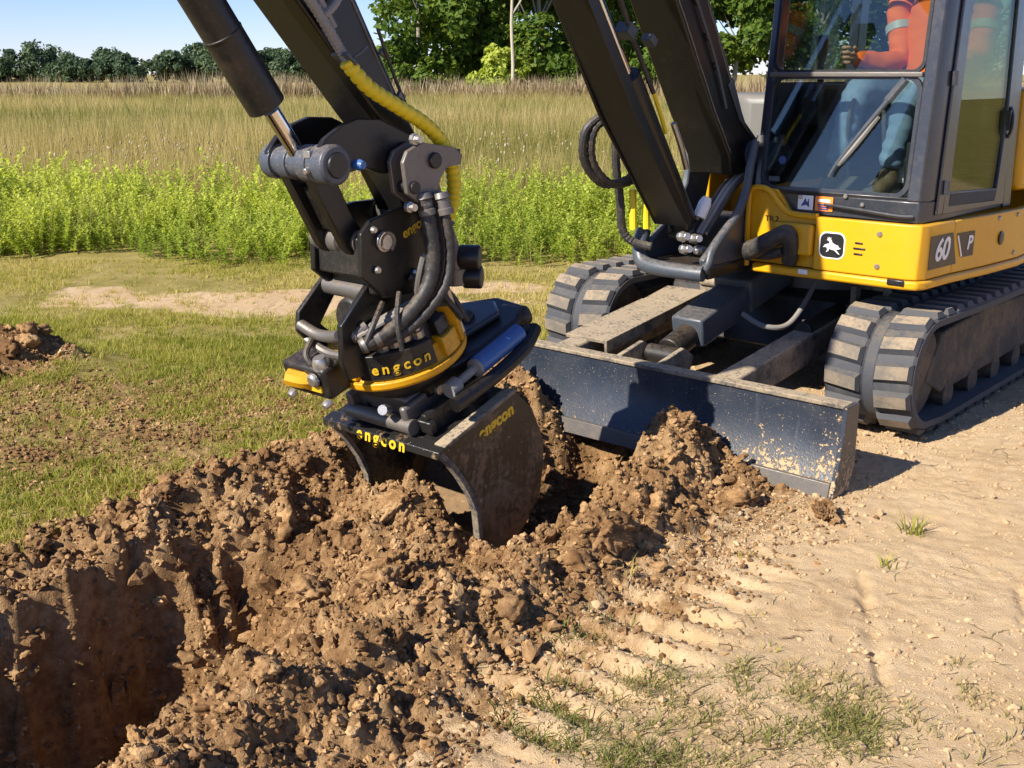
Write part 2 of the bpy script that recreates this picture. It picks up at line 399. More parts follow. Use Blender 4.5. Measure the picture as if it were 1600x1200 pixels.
def text(name, body, size, origin, xd, yd, mat, parent, extrude=0.0012, shear=0.0, spacing=1.0, bold=0.0):
    cu = bpy.data.curves.new(name, 'FONT'); cu.body = body; cu.size = size; cu.extrude = extrude; cu.shear = shear; cu.space_character = spacing
    cu.offset = bold; cu.align_x = 'CENTER'; cu.align_y = 'CENTER'
    tmp = bpy.data.objects.new(name, cu); COL.objects.link(tmp)
    dg = bpy.context.evaluated_depsgraph_get(); me = bpy.data.meshes.new_from_object(tmp.evaluated_get(dg))
    bpy.data.objects.remove(tmp); me.name = name
    xd = Vector(xd).normalized(); yd = Vector(yd).normalized(); zd = xd.cross(yd).normalized(); yd = zd.cross(xd)
    mt = Matrix((xd, yd, zd)).transposed().to_4x4(); mt.translation = Vector(origin)
    me.transform(mt); me.materials.clear(); me.materials.append(mat)
    o = bpy.data.objects.new(name, me); return link(o, parent)

# numpy noise --------------------------------------------------------
def _hash(ix, iy, seed):
    n = (ix.astype(np.int64) * 374761393 + iy.astype(np.int64) * 668265263 + seed * 1442695041) & 0xffffffff
    n = ((n ^ (n >> 13)) * 1274126177) & 0xffffffff
    return ((n ^ (n >> 16)) & 0xffff) / 65535.0
def vnoise(x, y, seed=0):
    ix = np.floor(x); iy = np.floor(y); fx = x - ix; fy = y - iy
    u = fx * fx * fx * (fx * (fx * 6 - 15) + 10); v = fy * fy * fy * (fy * (fy * 6 - 15) + 10)
    a = _hash(ix, iy, seed); b = _hash(ix + 1, iy, seed); c = _hash(ix, iy + 1, seed); d = _hash(ix + 1, iy + 1, seed)
    return (a * (1 - u) + b * u) * (1 - v) + (c * (1 - u) + d * u) * v
def fbm(x, y, sc, octv=4, seed=0, gain=0.5):
    t = 0; amp = 1; tot = 0
    for o in range(octv):
        t = t + amp * (vnoise(x * sc, y * sc, seed + o * 17) - 0.5); tot += amp; sc *= 2.03; amp *= gain
    return t / tot * 2            # about -1..1
def worley(x, y, sc, seed=0):
    X = x * sc; Y = y * sc; ix = np.floor(X); iy = np.floor(Y); best = np.full(X.shape, 9.0)
    for dx in (-1, 0, 1):
        for dy in (-1, 0, 1):
            cx = ix + dx; cy = iy + dy
            px = cx + _hash(cx, cy, seed); py = cy + _hash(cx, cy, seed + 5)
            best = np.minimum(best, np.hypot(X - px, Y - py))
    return best
def sst(a, b, x):
    t = np.clip((x - a) / (b - a), 0, 1); return t * t * (3 - 2 * t)
def polydist(x, y, pts):
    """distance to a polyline and interpolated third value along it"""
    D = np.full(np.shape(x), 1e9); Hh = np.zeros(np.shape(x))
    for (x0, y0, h0), (x1, y1, h1) in zip(pts[:-1], pts[1:]):
        dx, dy = x1 - x0, y1 - y0; t = np.clip(((x - x0) * dx + (y - y0) * dy) / (dx * dx + dy * dy), 0, 1)
        d = np.hypot(x - x0 - t * dx, y - y0 - t * dy); k = d < D
        D = np.where(k, d, D); Hh = np.where(k, h0 + t * (h1 - h0), Hh)
    return D, Hh

# ------------------------------------------------------------------ terrain
RIDGE = [(0.36, -0.95, 0.18), (0.50, -1.30, 0.15), (0.62, -1.74, 0.10), (0.66, -2.26, 0.08), (0.62, -2.75, 0.11), (0.68, -3.2, 0.13), (0.78, -3.7, 0.13), (0.9, -4.4, 0.1)]
BANK = [(-0.74, -1.25, 0.20), (-0.78, -1.75, 0.13), (-0.72, -2.3, 0.12), (-0.64, -2.75, 0.07), (-0.66, -3.2, 0.03), (-0.66, -3.9, 0.03), (-0.7, -4.6, 0.03)]
def dig_depth(x, y):
    """how deep the ground is dug (0..), local coordinates"""
    w1 = 0.08 * fbm(x, y, 3.4, 3, 3) + 0.09 * fbm(x, y, 9, 4, 8)
    xl = np.interp(y, [-5, -3.3, -2.9, -2.55, -2.2, -1.6, -0.8], [-0.50, -0.50, -0.50, -0.45, -0.48, -0.50, -0.46])
    xr = np.interp(y, [-5, -3.5, -3.0, -2.6, -2.2, -1.6, -0.8], [0.66, 0.48, 0.30, 0.30, 0.40, 0.44, 0.26])
    ys = y + np.where(y < -2.3, 0.5 * np.clip(x + 0.1, -0.5, 0.5) * sst(-2.3, -2.6, y), 0)
    fl = np.interp(ys, [-4.25, -4.10, -3.00, -2.82, -2.60, -2.45, -2.2, -1.95, -1.72, -1.2, -0.85, -0.62], [0, 0.68, 0.66, 0.50, 0.20, 0.05, 0.06, 0.10, 0.48, 0.52, 0.30, 0.0])  # steep near end is out of view, placed to cast shade on the floor
    wl = np.interp(y, [-3.2, -2.6, -1.9, -1.0], [0.12, 0.20, 0.20, 0.26])
    wr = np.interp(y, [-3.2, -2.6, -1.9, -1.0], [0.16, 0.22, 0.20, 0.20])
    a = sst(-0.02, 1.0, (x + w1 - xl) / wl); b = sst(-0.02, 1.0, (xr + w1 * 0.7 - x) / wr)
    return fl * a * b * (1 + 0.15 * fbm(x, y, 4, 3, 21))
def masks(X, Y):
    x, y = to_local(X, Y)
    wob = 0.22 * fbm(x, y, 1.1, 4, 31) + 0.10 * fbm(x, y, 5, 3, 32)
    dT, _ = polydist(x, y, [(-0.1, -0.9, 0), (-0.1, -2.0, 0), (-0.08, -3.0, 0), (-0.2, -5.5, 0)])
    rad = np.interp(y, [-5, -3, -2.2, -1.5, -0.9, -0.6], [0.74, 0.74, 0.90, 0.86, 0.8, 0.6])
    rr_ = np.interp(y, [-4, -3, -2.7, -2.2, -1.7, -0.9, -0.6], [1.12, 0.98, 0.93, 0.90, 0.84, 0.88, 0.72]); kx = sst(0.0, 0.35, x); rad = rad * (1 - kx) + rr_ * kx
    soil = 1 - sst(-0.14, 0.14, dT - rad + wob * 0.6)
    soil = np.maximum(soil, 1 - sst(0.75, 1.05, np.hypot((X + 3.05) / 0.72, (Y - 5.95) / 0.46) + wob))
    # thin scatter of crumbs over the turf on the left
    crumbs = 0.92 * (1 - sst(-0.30, 0.50, np.hypot((X + 1.55) / 1.5, (Y - 5.0) / 0.75) - 1 + 2.2 * wob))
    crumbs = np.maximum(crumbs, 0.9 * (1 - sst(0.1, 0.5, dT - rad + wob)))
    # the trodden sandy track on the machine's left and under it
    sand = sst(-0.35, 0.35, x + np.interp(y, [-5, -2, -0.5, 1, 3, 8], [-0.3, -0.3, 1.0, 1.5, 1.6, 1.4]) + wob) * (1 - sst(7.5, 8.8, Y - 0.25 * (X - 2)))
    path = 1 - sst(0.45, 1.15, np.hypot((X + 2.0 + 0.2 * (Y - 7.6)) / 2.0, (Y - 7.75 + 0.16 * (X + 2)) / 0.55) + 3.0 * wob)
    path2 = 1 - sst(0.5, 1.0, np.hypot((X + 0.35) / 0.9, (Y - 8.3) / 0.35) + 0.9 * wob)
    sand = np.maximum(sand, np.maximum(path, path2) * 0.8)
    return x, y, soil, crumbs, sand, wob
def height(X, Y):
    x, y, soil, crumbs, sand, wob = masks(X, Y)
    h = 0.014 * fbm(X, Y, 0.9, 3, 1) + 0.006 * fbm(X, Y, 6, 3, 2)
    h = h + sand * (0.005 * fbm(X, Y, 3.2, 4, 4) + 0.005 * fbm(X, Y, 24, 3, 5) + 0.010 * np.clip(0.5 - worley(X, Y, 26, 52), 0, 1) * sst(-0.2, 0.3, fbm(X, Y, 2.1, 3, 53)) + 0.03 * sst(2.0, 3.0, X) * sst(3.4, 4.4, Y) * np.abs(fbm(X, Y, 5, 4, 49)))
    # old track-lug prints in the sand
    lane = np.exp(-((np.abs(x - 1.55) - 0.0) / 0.26) ** 4) * sst(-3.2, -2.6, y) * (1 - sst(-0.6, -0.1, y))
    lane = lane + np.exp(-((np.abs(x - 2.45)) / 0.25) ** 4) * sst(-2.6, -2.0, y) * (1 - sst(1.5, 2.5, y))
    lane = lane * 0.18 + 2.2 * np.exp(-((np.abs(x - 1.04)) / 0.20) ** 4) * sst(-3.0, -2.7, y) * (1 - sst(-1.7, -1.3, y))
    pr = np.sin((y + 0.12 * np.abs(x - 1.5)) * 2 * np.pi / 0.135)
    h = h + sand * lane * (0.014 * np.clip(pr * 1.6, -0.5, 0.8) - 0.010) * sst(-0.4, 0.2, fbm(x, y, 1.8, 3, 6))
    for (ax, ay, bx_, by_) in ((1.75, -1.05, 2.05, -1.75), (2.05, -1.0, 2.40, -1.75), (1.35, -1.35, 1.72, -2.0), (2.3, -0.6, 2.6, -1.2)):
        d, _ = polydist(x, y, [(ax, ay, 0), (bx_, by_, 0)]); h = h - sand * 0.022 * np.exp(-((d + 0.015 * fbm(x, y, 8, 2, 50)) / 0.017) ** 2) * (0.4 + 0.6 * (fbm(x, y, 9, 2, 51) > -0.1))
    d, hh = polydist(x, y, RIDGE)
    h = h + hh * np.exp(-(d / (0.165 + 0.02 * fbm(x, y, 3, 2, 7))) ** 2) * (1 + 0.35 * fbm(x, y, 5, 3, 9))
    d, hh = polydist(x, y, BANK)
    h = h + hh * np.exp(-(d / 0.19) ** 2) * (1 + 0.5 * fbm(x, y, 5, 3, 10))
    h = h + 0.045 * np.exp(-(np.hypot((x - 0.40) / 0.26, (y + 0.95) / 0.17)) ** 2)
    h = h + 0.25 * np.exp(-(np.hypot((x + 0.56) / 0.30, (y + 0.96) / 0.22)) ** 2)
    h = h + 0.20 * np.exp(-(np.hypot((x + 0.08) / 0.29, (y + 2.03) / 0.15)) ** 2) * (1 + 0.4 * fbm(x, y, 9, 3, 48))           # soil held by the bucket
    h = h + 0.21 * np.exp(-(np.hypot((X + 3.1) / 0.6, (Y - 6.0) / 0.3)) ** 2)
    dg = dig_depth(x, y); h = h - dg
    # crumbled surface: lumps of several sizes, where it is dug soil
    s = np.clip(soil, 0, 1)
    wx_ = x + 0.05 * fbm(x, y, 7, 3, 46); wy_ = y + 0.05 * fbm(x, y, 7, 3, 47)
    l1 = np.clip(0.62 - worley(wx_, wy_, 6.5, 40), 0, 1); l2 = np.clip(0.62 - worley(wx_, wy_, 15, 41), 0, 1); l3 = np.clip(0.62 - worley(x, y, 34, 42), 0, 1)
    k = 0.35 + 0.65 * sst(-0.2, 0.35, fbm(x, y, 1.8, 3, 43))
    wall = 1 - 0.35 * sst(0.35, 0.6, dg)
    h = h + s * wall * (k * (0.13 * l1 + 0.075 * l2) + 0.034 * l3 + 0.045 * fbm(x, y, 7, 4, 44) + 0.022 * fbm(x, y, 42, 3, 45, 0.65)) - 0.035 * s
    h = h + (1 - s) * crumbs * (0.018 * l2 + 0.014 * l3)
    return h

def axis(fine0, fine1, step, lo, hi, grow=1.12):
    a = list(np.arange(fine0, fine1 + step / 2, step)); s = step; p = a[-1]
    while p < hi: s *= grow; p += s; a.append(p)
    s = step; p = a[0]; b = []
    while p > lo: s *= grow; p -= s; b.append(p)
    return np.array(b[::-1] + a)
gx = axis(-2.15, 1.75, 0.0128, -900, 900, 1.08); gy = axis(1.95, 5.75, 0.0128, -400, 1500, 1.06)
GX, GY = np.meshgrid(gx, gy); GZ = height(GX, GY)
mx_, my_, m_soil, m_crumb, m_sand, m_wob = masks(GX, GY)
m_dig = dig_depth(mx_, my_)
far = sst(12, 60, np.hypot(GX, GY)); GZ = GZ * (1 - far)
def ground_z(X, Y):
    X = np.asarray(X, float); Y = np.asarray(Y, float)
    i = np.clip(np.searchsorted(gx, X) - 1, 0, len(gx) - 2); j = np.clip(np.searchsorted(gy, Y) - 1, 0, len(gy) - 2)
    tx = (X - gx[i]) / (gx[i + 1] - gx[i]); ty = (Y - gy[j]) / (gy[j + 1] - gy[j])
    return (GZ[j, i] * (1 - tx) + GZ[j, i + 1] * tx) * (1 - ty) + (GZ[j + 1, i] * (1 - tx) + GZ[j + 1, i + 1] * tx) * ty

ny, nx = GX.shape
idx = np.arange(ny * nx).reshape(ny, nx)
QF = np.stack([idx[:-1, :-1], idx[:-1, 1:], idx[1:, 1:], idx[1:, :-1]], -1).reshape(-1, 4)
GV = np.stack([GX, GY, GZ], -1).reshape(-1, 3)
dzdy, dzdx = np.gradient(GZ, gy, gx); GN = np.stack([-dzdx, -dzdy, np.ones_like(GZ)], -1).reshape(-1, 3); GN /= np.linalg.norm(GN, axis=1)[:, None]
fc = lambda A: A[:-1, :-1].ravel()
lx, ly, so, dg, sa, wb = fc(mx_), fc(my_), fc(m_soil), fc(m_dig), fc(m_sand), fc(m_wob)
cls = np.zeros(len(QF), int)                                    # 0 grass field
cls[sa > 0.5] = 1                                               # sandy track
soilq = so > 0.5
side = lx + 0.25 * wb
cls[soilq & (side > -0.05)] = 2                                 # ridge on the near side
cls[soilq & (side <= -0.05)] = 3                                # bank on the far side
cls[soilq & (side <= -0.05) & (ly > -1.55)] = 5                 # heap by the blade
cls[soilq & (fc(GX) < -1.9) & (fc(GY) > 5.3)] = 4               # heap in the grass
cls[(dg > 0.10) & soilq] = 6                                    # trench
pit_shade_heap_tone = np.maximum(np.clip(sst(0.12, 0.4, m_dig), 0, 1) * 0.30, 0.55 * np.exp(-(np.hypot((GX + 3.05) / 0.9, (GY - 6.0) / 0.5)) ** 2))  # shade painted into the trench by depth, plus the grass heap's darker soil
ATT = {'soil': np.clip(m_soil, 0, 1).ravel(), 'sand': np.clip(m_sand, 0, 1).ravel(), 'pit_shade_heap_tone': pit_shade_heap_tone.ravel()}
ATT['soil'] = np.maximum(ATT['soil'], np.clip(m_crumb.ravel() * 0.57, 0, 1))
def submesh(name, sel):
    F = QF[sel]; used, inv = np.unique(F, return_inverse=True); F2 = inv.reshape(F.shape)
    me = np_mesh(name, GV[used], F2, True, {a: v[used] for a, v in ATT.items()})
    try: me.normals_split_custom_set_from_vertices(GN[used].tolist())
    except Exception as ex: print('normals', ex)
    o = bpy.data.objects.new(name, me); me.materials.append(M['ground']); return link(o)
tag(submesh('ground', cls == 0), 'grassy field ground with thin turf and dry thatch', 'ground', kind='structure')
tag(submesh('dirt_track', cls == 1), 'dry tan sandy track beside and under the excavator', 'dirt track', kind='structure')
tag(submesh('trench', cls == 6), 'freshly dug trench with crumbling brown sides', 'trench', kind='structure')
tag(submesh('soil_ridge', cls == 2), 'long crumbly ridge of brown soil between the trench and the sandy track', 'soil ridge', kind='thing')
tag(submesh('soil_bank', cls == 3), 'lumpy brown soil bank along the grass side of the trench', 'soil bank', kind='thing')
tag(submesh('soil_heap', cls == 5), 'brown soil heap between the bucket and the dozer blade', 'soil heap', kind='thing')
tag(submesh('soil_heap', cls == 4), 'dark low soil heap lying in the grass away from the trench', 'soil heap', kind='thing')

# ------------------------------------------------------------------ scatter helper
def scatter(name, variants, pos, rz, scale, mat, lean=None, tint=None, smooth=False, vtint=None):
    """variants: list of (V, F, per-vertex tint offset); every instance is baked into ONE mesh"""
    n = len(pos); which = rng.integers(0, len(variants), n); Vs = []; Fs = []; Ts = []; off = 0
    if tint is None: tint = rng.random(n)
    if np.ndim(scale) == 1: scale = np.stack([scale] * 3, 1)
    if lean is None: lean = np.zeros((n, 2))
    for k, (V, F, tv) in enumerate(variants):
        ids = np.where(which == k)[0]
        if not len(ids): continue
        P = V[None] * scale[ids][:, None, :]
        c, s_ = np.cos(rz[ids])[:, None], np.sin(rz[ids])[:, None]
        x = P[..., 0] * c - P[..., 1] * s_; y = P[..., 0] * s_ + P[..., 1] * c; z = P[..., 2]
        x = x + z * lean[ids][:, 0:1]; y = y + z * lean[ids][:, 1:2]
        Q = np.stack([x, y, z], -1) + pos[ids][:, None, :]
        Vs.append(Q.reshape(-1, 3)); m = len(V)
        Fs.append((F[None] + (np.arange(len(ids)) * m)[:, None, None] + off).reshape(-1, F.shape[1])); off += m * len(ids)
        Ts.append((np.clip(tint[ids][:, None] + tv[None], 0, 1)).ravel())
    me = np_mesh(name, np.concatenate(Vs), np.concatenate(Fs), smooth, {'tint': np.concatenate(Ts)})
    o = bpy.data.objects.new(name, me); me.materials.append(mat); return link(o)

# ------------------------------------------------------------------ soil clods
def ico(sub):
    bm = bmesh.new(); bmesh.ops.create_icosphere(bm, subdivisions=sub, radius=1.0)
    V = np.array([v.co[:] for v in bm.verts]); F = np.array([[v.index for v in f.verts] for f in bm.faces]); bm.free(); return V, F
def clod_variant(sub, seed, rough=0.35):
    V, F = ico(sub); r = np.random.default_rng(seed)
    d = np.ones(len(V))
    for _ in range(9):
        a = r.normal(size=3); a /= np.linalg.norm(a); c = r.uniform(0.42, 0.9)
        t = V @ a; d = np.where(t > c, np.minimum(d, c / np.maximum(t, 1e-3) * r.uniform(0.95, 1.08)), d)      # broken flats
    for k_, am in ((3, .09), (7, .08), (14, .045), (26, .032), (45, .022)):
        for _ in range(4):
            a = r.normal(size=3); a *= k_ / np.linalg.norm(a); d = d + rough * am * np.sin(V @ a + r.random() * 6.28 + 1.5 * np.sin(V @ a[::-1] * 0.7))
    d = d * (1 + rough * 0.22 * (r.random(len(V)) - 0.5))
    V = V * d[:, None] * r.uniform(0.7, 1.25, 3)[None] * np.array([1, 1, 0.8])
    return V, F, (r.random(len(V)) - 0.5) * 0.15
CL_BIG = [clod_variant(5, 50 + i, 0.9) for i in range(6)]
CL_MID = [clod_variant(2, 70 + i, 0.9) for i in range(10)]
CL_SML = [clod_variant(1, 90 + i, 0.6) for i in range(8)]
def crumb_variant(seed):
    r = np.random.default_rng(seed); V = np.array([(1, 0, 0), (0, 1, 0), (-1, 0, 0), (0, -1, 0), (0, 0, 1), (0, 0, -1)], float) * r.uniform(0.65, 1.3, (6, 1)) + r.normal(0, 0.18, (6, 3))
    F = np.array([(0, 1, 4), (1, 2, 4), (2, 3, 4), (3, 0, 4), (1, 0, 5), (2, 1, 5), (3, 2, 5), (0, 3, 5)]); return V, F, np.zeros(6)
CL_TINY = [crumb_variant(130 + i) for i in range(10)]
def pick(n, x0, x1, y0, y1, fn):
    """points in world rectangle kept with probability fn"""
    X = rng.uniform(x0, x1, n); Y = rng.uniform(y0, y1, n); k = rng.random(n) < fn(X, Y); return X[k], Y[k]
def soil_prob(X, Y):
    x, y, so, cr, sa, wb = masks(X, Y)
    return np.clip(so * (0.35 + 0.65 * sst(-0.3, 0.3, fbm(x, y, 2.2, 3, 61))), 0, 1) * (1 + 0.5 * sst(0.05, 0.3, dig_depth(x, y)))
def crumb_prob(X, Y):
    x, y, so, cr, sa, wb = masks(X, Y)
    return np.clip(np.maximum(so, cr * 0.8 * (0.4 + 0.6 * sst(-0.2, 0.3, fbm(x, y, 3, 3, 62)))), 0, 1)
X, Y = pick(24000, -2.6, 1.6, 2.0, 6.6, soil_prob)
sz = np.clip(rng.lognormal(math.log(0.0115), 0.40, len(X)), 0.006, 0.036)
pos = np.stack([X, Y, ground_z(X, Y) + sz * 0.25], 1)
k = sz > 0.0135
o = scatter('soil_clods', CL_MID, pos[k], rng.random(k.sum()) * 6.28, sz[k], M['clod'], lean=rng.normal(0, 0.25, (k.sum(), 2)))
tag(o, 'loose crumbled brown clods covering the dug soil', 'soil clods', kind='stuff'); k = ~k
o = scatter('small_soil_clods', CL_SML, pos[k], rng.random(k.sum()) * 6.28, sz[k], M['clod'], lean=rng.normal(0, 0.25, (k.sum(), 2)))
tag(o, 'small brown clods filling the gaps between the larger ones on the dug soil', 'soil clods', kind='stuff')
def wall_prob(X, Y):
    x, y = to_local(X, Y); d = dig_depth(x, y); return ((d > 0.06) & (y < -2.3)) * 0.9
X, Y = pick(5200, -2.2, 0.3, 2.0, 4.4, wall_prob)
sz = np.clip(rng.lognormal(math.log(0.018), 0.5, len(X)), 0.008, 0.055)
o = scatter('wall_clods', CL_MID, np.stack([X, Y, ground_z(X, Y) + sz * 0.1], 1), rng.random(len(X)) * 6.28, sz, M['clod'], lean=rng.normal(0, 0.3, (len(X), 2)))
tag(o, 'crumbling clods sticking to the trench sides', 'soil clods', kind='stuff')
X, Y = pick(85000, -3.8, 1.7, 2.0, 6.8, crumb_prob)
sz = np.clip(rng.lognormal(math.log(0.0075), 0.4, len(X)), 0.004, 0.018)
pos = np.stack([X, Y, ground_z(X, Y) + sz * 0.3], 1)
k = sz > 0.0095
o = scatter('soil_crumbs', CL_SML, pos[k], rng.random(k.sum()) * 6.28, sz[k], M['clod']); tag(o, 'coarser brown soil crumbs strewn over soil and turf', 'soil crumbs', kind='stuff'); k = ~k
o = scatter('soil_crumbs', CL_TINY, pos[k], rng.random(k.sum()) * 6.28, sz[k], M['clod'])
tag(o, 'fine brown soil crumbs scattered over soil and turf', 'soil crumbs', kind='stuff')
def sand_prob(X, Y):
    x, y, so, cr, sa, wb = masks(X, Y)
    return np.clip(sa * (0.13 + 0.5 * sst(2.0, 2.8, X) * sst(3.4, 4.2, Y) + 0.5 * sst(0.0, 0.5, fbm(x, y, 1.7, 3, 63)) + 0.8 * np.exp(-((x - 0.95) / 0.16) ** 2)), 0, 1) * (so < 0.6)
X, Y = pick(68000, -0.2, 4.2, 2.0, 8.0, sand_prob)
sz = np.clip(rng.lognormal(math.log(0.0042), 0.55, len(X)), 0.0025, 0.022)
pos = np.stack([X, Y, ground_z(X, Y) + sz * 0.2], 1)
k = sz > 0.0055
o = scatter('sand_crumbs', CL_SML, pos[k], rng.random(k.sum()) * 6.28, sz[k], M['sandclod']); tag(o, 'pale dry lumps strewn on the sandy track', 'sand crumbs', kind='stuff'); k = ~k
o = scatter('sand_crumbs', CL_TINY, pos[k], rng.random(k.sum()) * 6.28, sz[k], M['sandclod'])
tag(o, 'small dry crumbs strewn on the sandy track', 'sand crumbs', kind='stuff')
# the large lumps: the ones that can be told apart are things, the others stay one mass
BIGC = [(0.136, -2.635, .10, 'large flat topped brown clod in the middle of the dug soil before the bucket'), (0.172, -2.344, .11, 'largest brown clod close in front of the bucket corner'),
        (-0.02, -2.10, .085, 'brown clod caught in the mouth of the bucket'), (0.02, -2.80, .07, 'clod on the brink where the soil drops into the open trench'),
        (0.66, -2.80, .08, 'brown clod at the outer foot of the ridge nearest the grass patch'), (0.58, -3.479, .07, 'clod on the trench rim at the bottom edge of the picture'),
        (0.694, -1.886, .075, 'pale orange clod on the ridge right of the bucket tip'), (-0.62, -1.9, .075, 'brown clod on the bank beside the left bucket edge'),
        (-0.60, -0.92, .085, 'brown clod on top of the heap touching the dozer blade'), (0.42, -1.0, .065, 'topmost clod of the ridge in front of the dozer blade')]
for i, (x, y, s_, lb) in enumerate(BIGC):
    V, F, tv = CL_BIG[i % 6]
    me = np_mesh('soil_clod', V * s_, F, True, {'tint': np.clip(0.45 + tv + 0.4 * (rng.random() - 0.3), 0, 1)})
    X, Y = to_world(x, y); ob = bpy.data.objects.new('soil_clod', me); me.materials.append(M['clod']); link(ob)
    ob.location = (X, Y, float(ground_z(X, Y)) + s_ * 0.12); ob.rotation_euler = (rng.random() * 0.8, rng.random() * 0.8, rng.random() * 6)
    tag(ob, lb, 'soil clod', 'large clods of dug soil')
LUMP = [(0.001, -2.553), (-0.308, -2.264), (-0.349, -2.372), (0.06, -2.22), (-0.10, -2.28), (0.58, -2.838), (0.68, -3.212), (0.60, -3.32), (0.43, -3.23), (0.70, -2.013), (0.033, -3.0), (-0.70, -2.2), (-0.55, -2.5), (-0.66, -2.65),
        (-0.80, -2.95), (-0.45, -1.05), (0.52, -1.2), (0.48, -1.55), (0.66, -1.5), (0.78, -1.1), (-0.9, -2.5), (0.3, -2.5), (0.4, -2.35), (-0.74, -1.6), (-0.6, -2.1), (-0.5, -2.25), (-0.7, -3.1), (-0.75, -3.3), (0.5, -3.0), (0.75, -2.4), (-0.72, -1.05), (-0.55, -1.2), (-0.8, -3.5), (0.2, -2.75)]
LUMP = np.array(LUMP); WX, WY = to_world(LUMP[:, 0], LUMP[:, 1])
WX = np.r_[WX, rng.uniform(-3.6, -2.6, 40)]; WY = np.r_[WY, 5.98 + rng.normal(0, 0.17, 40)]; sz = rng.uniform(0.030, 0.062, len(WX))
CL_LUMP = [clod_variant(4, 150 + i, 0.9) for i in range(6)]
o = scatter('soil_lumps', CL_LUMP, np.stack([WX, WY, ground_z(WX, WY) + sz * 0.1], 1), rng.random(len(WX)) * 6.28, sz, M['clod'], lean=rng.normal(0, 0.2, (len(WX), 2)), smooth=True)
tag(o, 'fist sized rough soil lumps lying over the dug earth', 'soil lumps', kind='stuff')
X, Y = to_world(1.04, -0.98)
V, F, tv = CL_BIG[2]; me = np_mesh('soil_clod', V * 0.075, F, False, {'tint': np.full(len(V), 0.3)})
ob = link(bpy.data.objects.new('soil_clod', me)); me.materials.append(M['clod']); ob.location = (X, Y, float(ground_z(X, Y)) + 0.02)
tag(ob, 'dark brown clod at the foot of the blade end on the sandy track', 'soil clod')

# ------------------------------------------------------------------ vegetation
def blade_tuft(nb, h, spread, w, bend, seed, segs=2, tip=0.0):
    r = np.random.default_rng(seed); V = []; F = []; T = []
    for _ in range(nb):
        a = r.random() * 6.28; d = r.random() ** 0.6 * spread; bx, by = math.cos(a) * d, math.sin(a) * d
        hh = h * r.uniform(0.5, 1.1); da = a + r.normal(0, 0.8); bl = bend * hh * r.uniform(0.3, 1.2)
        wa = r.random() * 3.14; wx, wy = math.cos(wa) * w / 2, math.sin(wa) * w / 2; o = len(V); tt = r.normal(0, 0.16)
        for s in range(segs):
            t = s / segs; ox = math.cos(da) * bl * t * t; oy = math.sin(da) * bl * t * t; k = 1 - 0.55 * t
            V += [(bx + ox - wx * k, by + oy - wy * k, hh * t), (bx + ox + wx * k, by + oy + wy * k, hh * t)]; T += [tt - 0.1 + 0.2 * t] * 2
        V.append((bx + math.cos(da) * bl, by + math.sin(da) * bl, hh * (1 - 0.25 * bend))); T.append(tt + 0.15 + tip)
        for s in range(segs - 1):
            q = o + 2 * s; F += [(q, q + 1, q + 3), (q, q + 3, q + 2)]
        q = o + 2 * (segs - 1); F.append((q, q + 1, q + 2))
    return np.array(V), np.array(F), np.array(T)
def frustum(X, Y, m=0.06):
    return np.abs(X) < (0.475 + m) * np.maximum(Y, 0.1) * 1.04 + 0.25

# short turf on the left
TURF = [blade_tuft(11, 0.055, 0.035, 0.0042, 0.7, 200 + i) for i in range(7)]
TURF_L = [blade_tuft(9, 0.10, 0.04, 0.005, 0.8, 220 + i) for i in range(5)]
def turf_prob(X, Y):
    x, y, so, cr, sa, wb = masks(X, Y)
    d = (0.15 + 0.85 * sst(-0.25, 0.2, fbm(X, Y, 1.3, 4, 70))) * (1 - 0.6 * sst(6.9, 7.5, Y + 0.4 * fbm(X, Y, 0.8, 3, 76)))
    return np.clip((1 - so) * (1 - 0.48 * cr) * (1 - 0.97 * sa) * d, 0, 1) * frustum(X, Y)
X, Y = pick(58000, -5.2, 0.8, 2.8, 9.6, turf_prob)
tn = np.clip(0.42 + 0.6 * fbm(X, Y, 0.8, 3, 71) + rng.normal(0, 0.15, len(X)) + 0.3 * sst(6.9, 7.8, Y), 0, 1)
pos = np.stack([X, Y, ground_z(X, Y) - 0.006], 1)
TURF_1 = [blade_tuft(12, 0.055, 0.035, 0.0052, 0.6, 260 + i, 1) for i in range(7)]
sc = rng.uniform(0.55, 1.25, len(X))
for k, vs_, lb in ((Y < 4.9, TURF, 'short yellow green turf grass between the trench and the field'), (Y >= 4.9, TURF_1, 'short patchy turf grass further back towards the weeds')):
    o = scatter('short_grass', vs_, pos[k], rng.random(k.sum()) * 6.28, sc[k], M['turf'], tint=tn[k]); tag(o, lb, 'grass', kind='stuff')
def patch_prob(X, Y):
    x, y, so, cr, sa, wb = masks(X, Y)
    a = 1 - sst(0.6, 1.15, np.hypot((X - 0.47) / 0.50, (Y - 2.46) / 0.27) + 0.9 * wb)
    b = 0.8 * (1 - sst(0.5, 1.0, np.hypot((X - 0.16) / 0.18, (Y - 2.98) / 0.16) + wb))
    c = 0.7 * (1 - sst(0.5, 1.1, np.hypot((X - 3.15) / 0.35, (Y - 5.9) / 0.8) + wb))
    e = 0.25 * (1 - sst(0.5, 1.1, np.hypot((X - 1.2) / 0.3, (Y - 2.5) / 0.3) + wb))
    return np.clip(np.maximum.reduce([a, b, c, 0.25 * e]) * (0.3 + 0.7 * sst(-0.25, 0.15, fbm(X, Y, 3.5, 3, 74))), 0, 1) * (so < 0.5)
X, Y = pick(52000, -0.4, 4.0, 2.0, 7.2, patch_prob)
DRY = [blade_tuft(12, 0.042, 0.040, 0.0034, 1.3, 240 + i, 3) for i in range(7)]
pos = np.stack([X, Y, ground_z(X, Y) - 0.004], 1)
tn = np.clip(0.45 + 0.6 * fbm(X, Y, 2.5, 3, 75) + rng.normal(0, 0.15, len(X)), 0, 1)
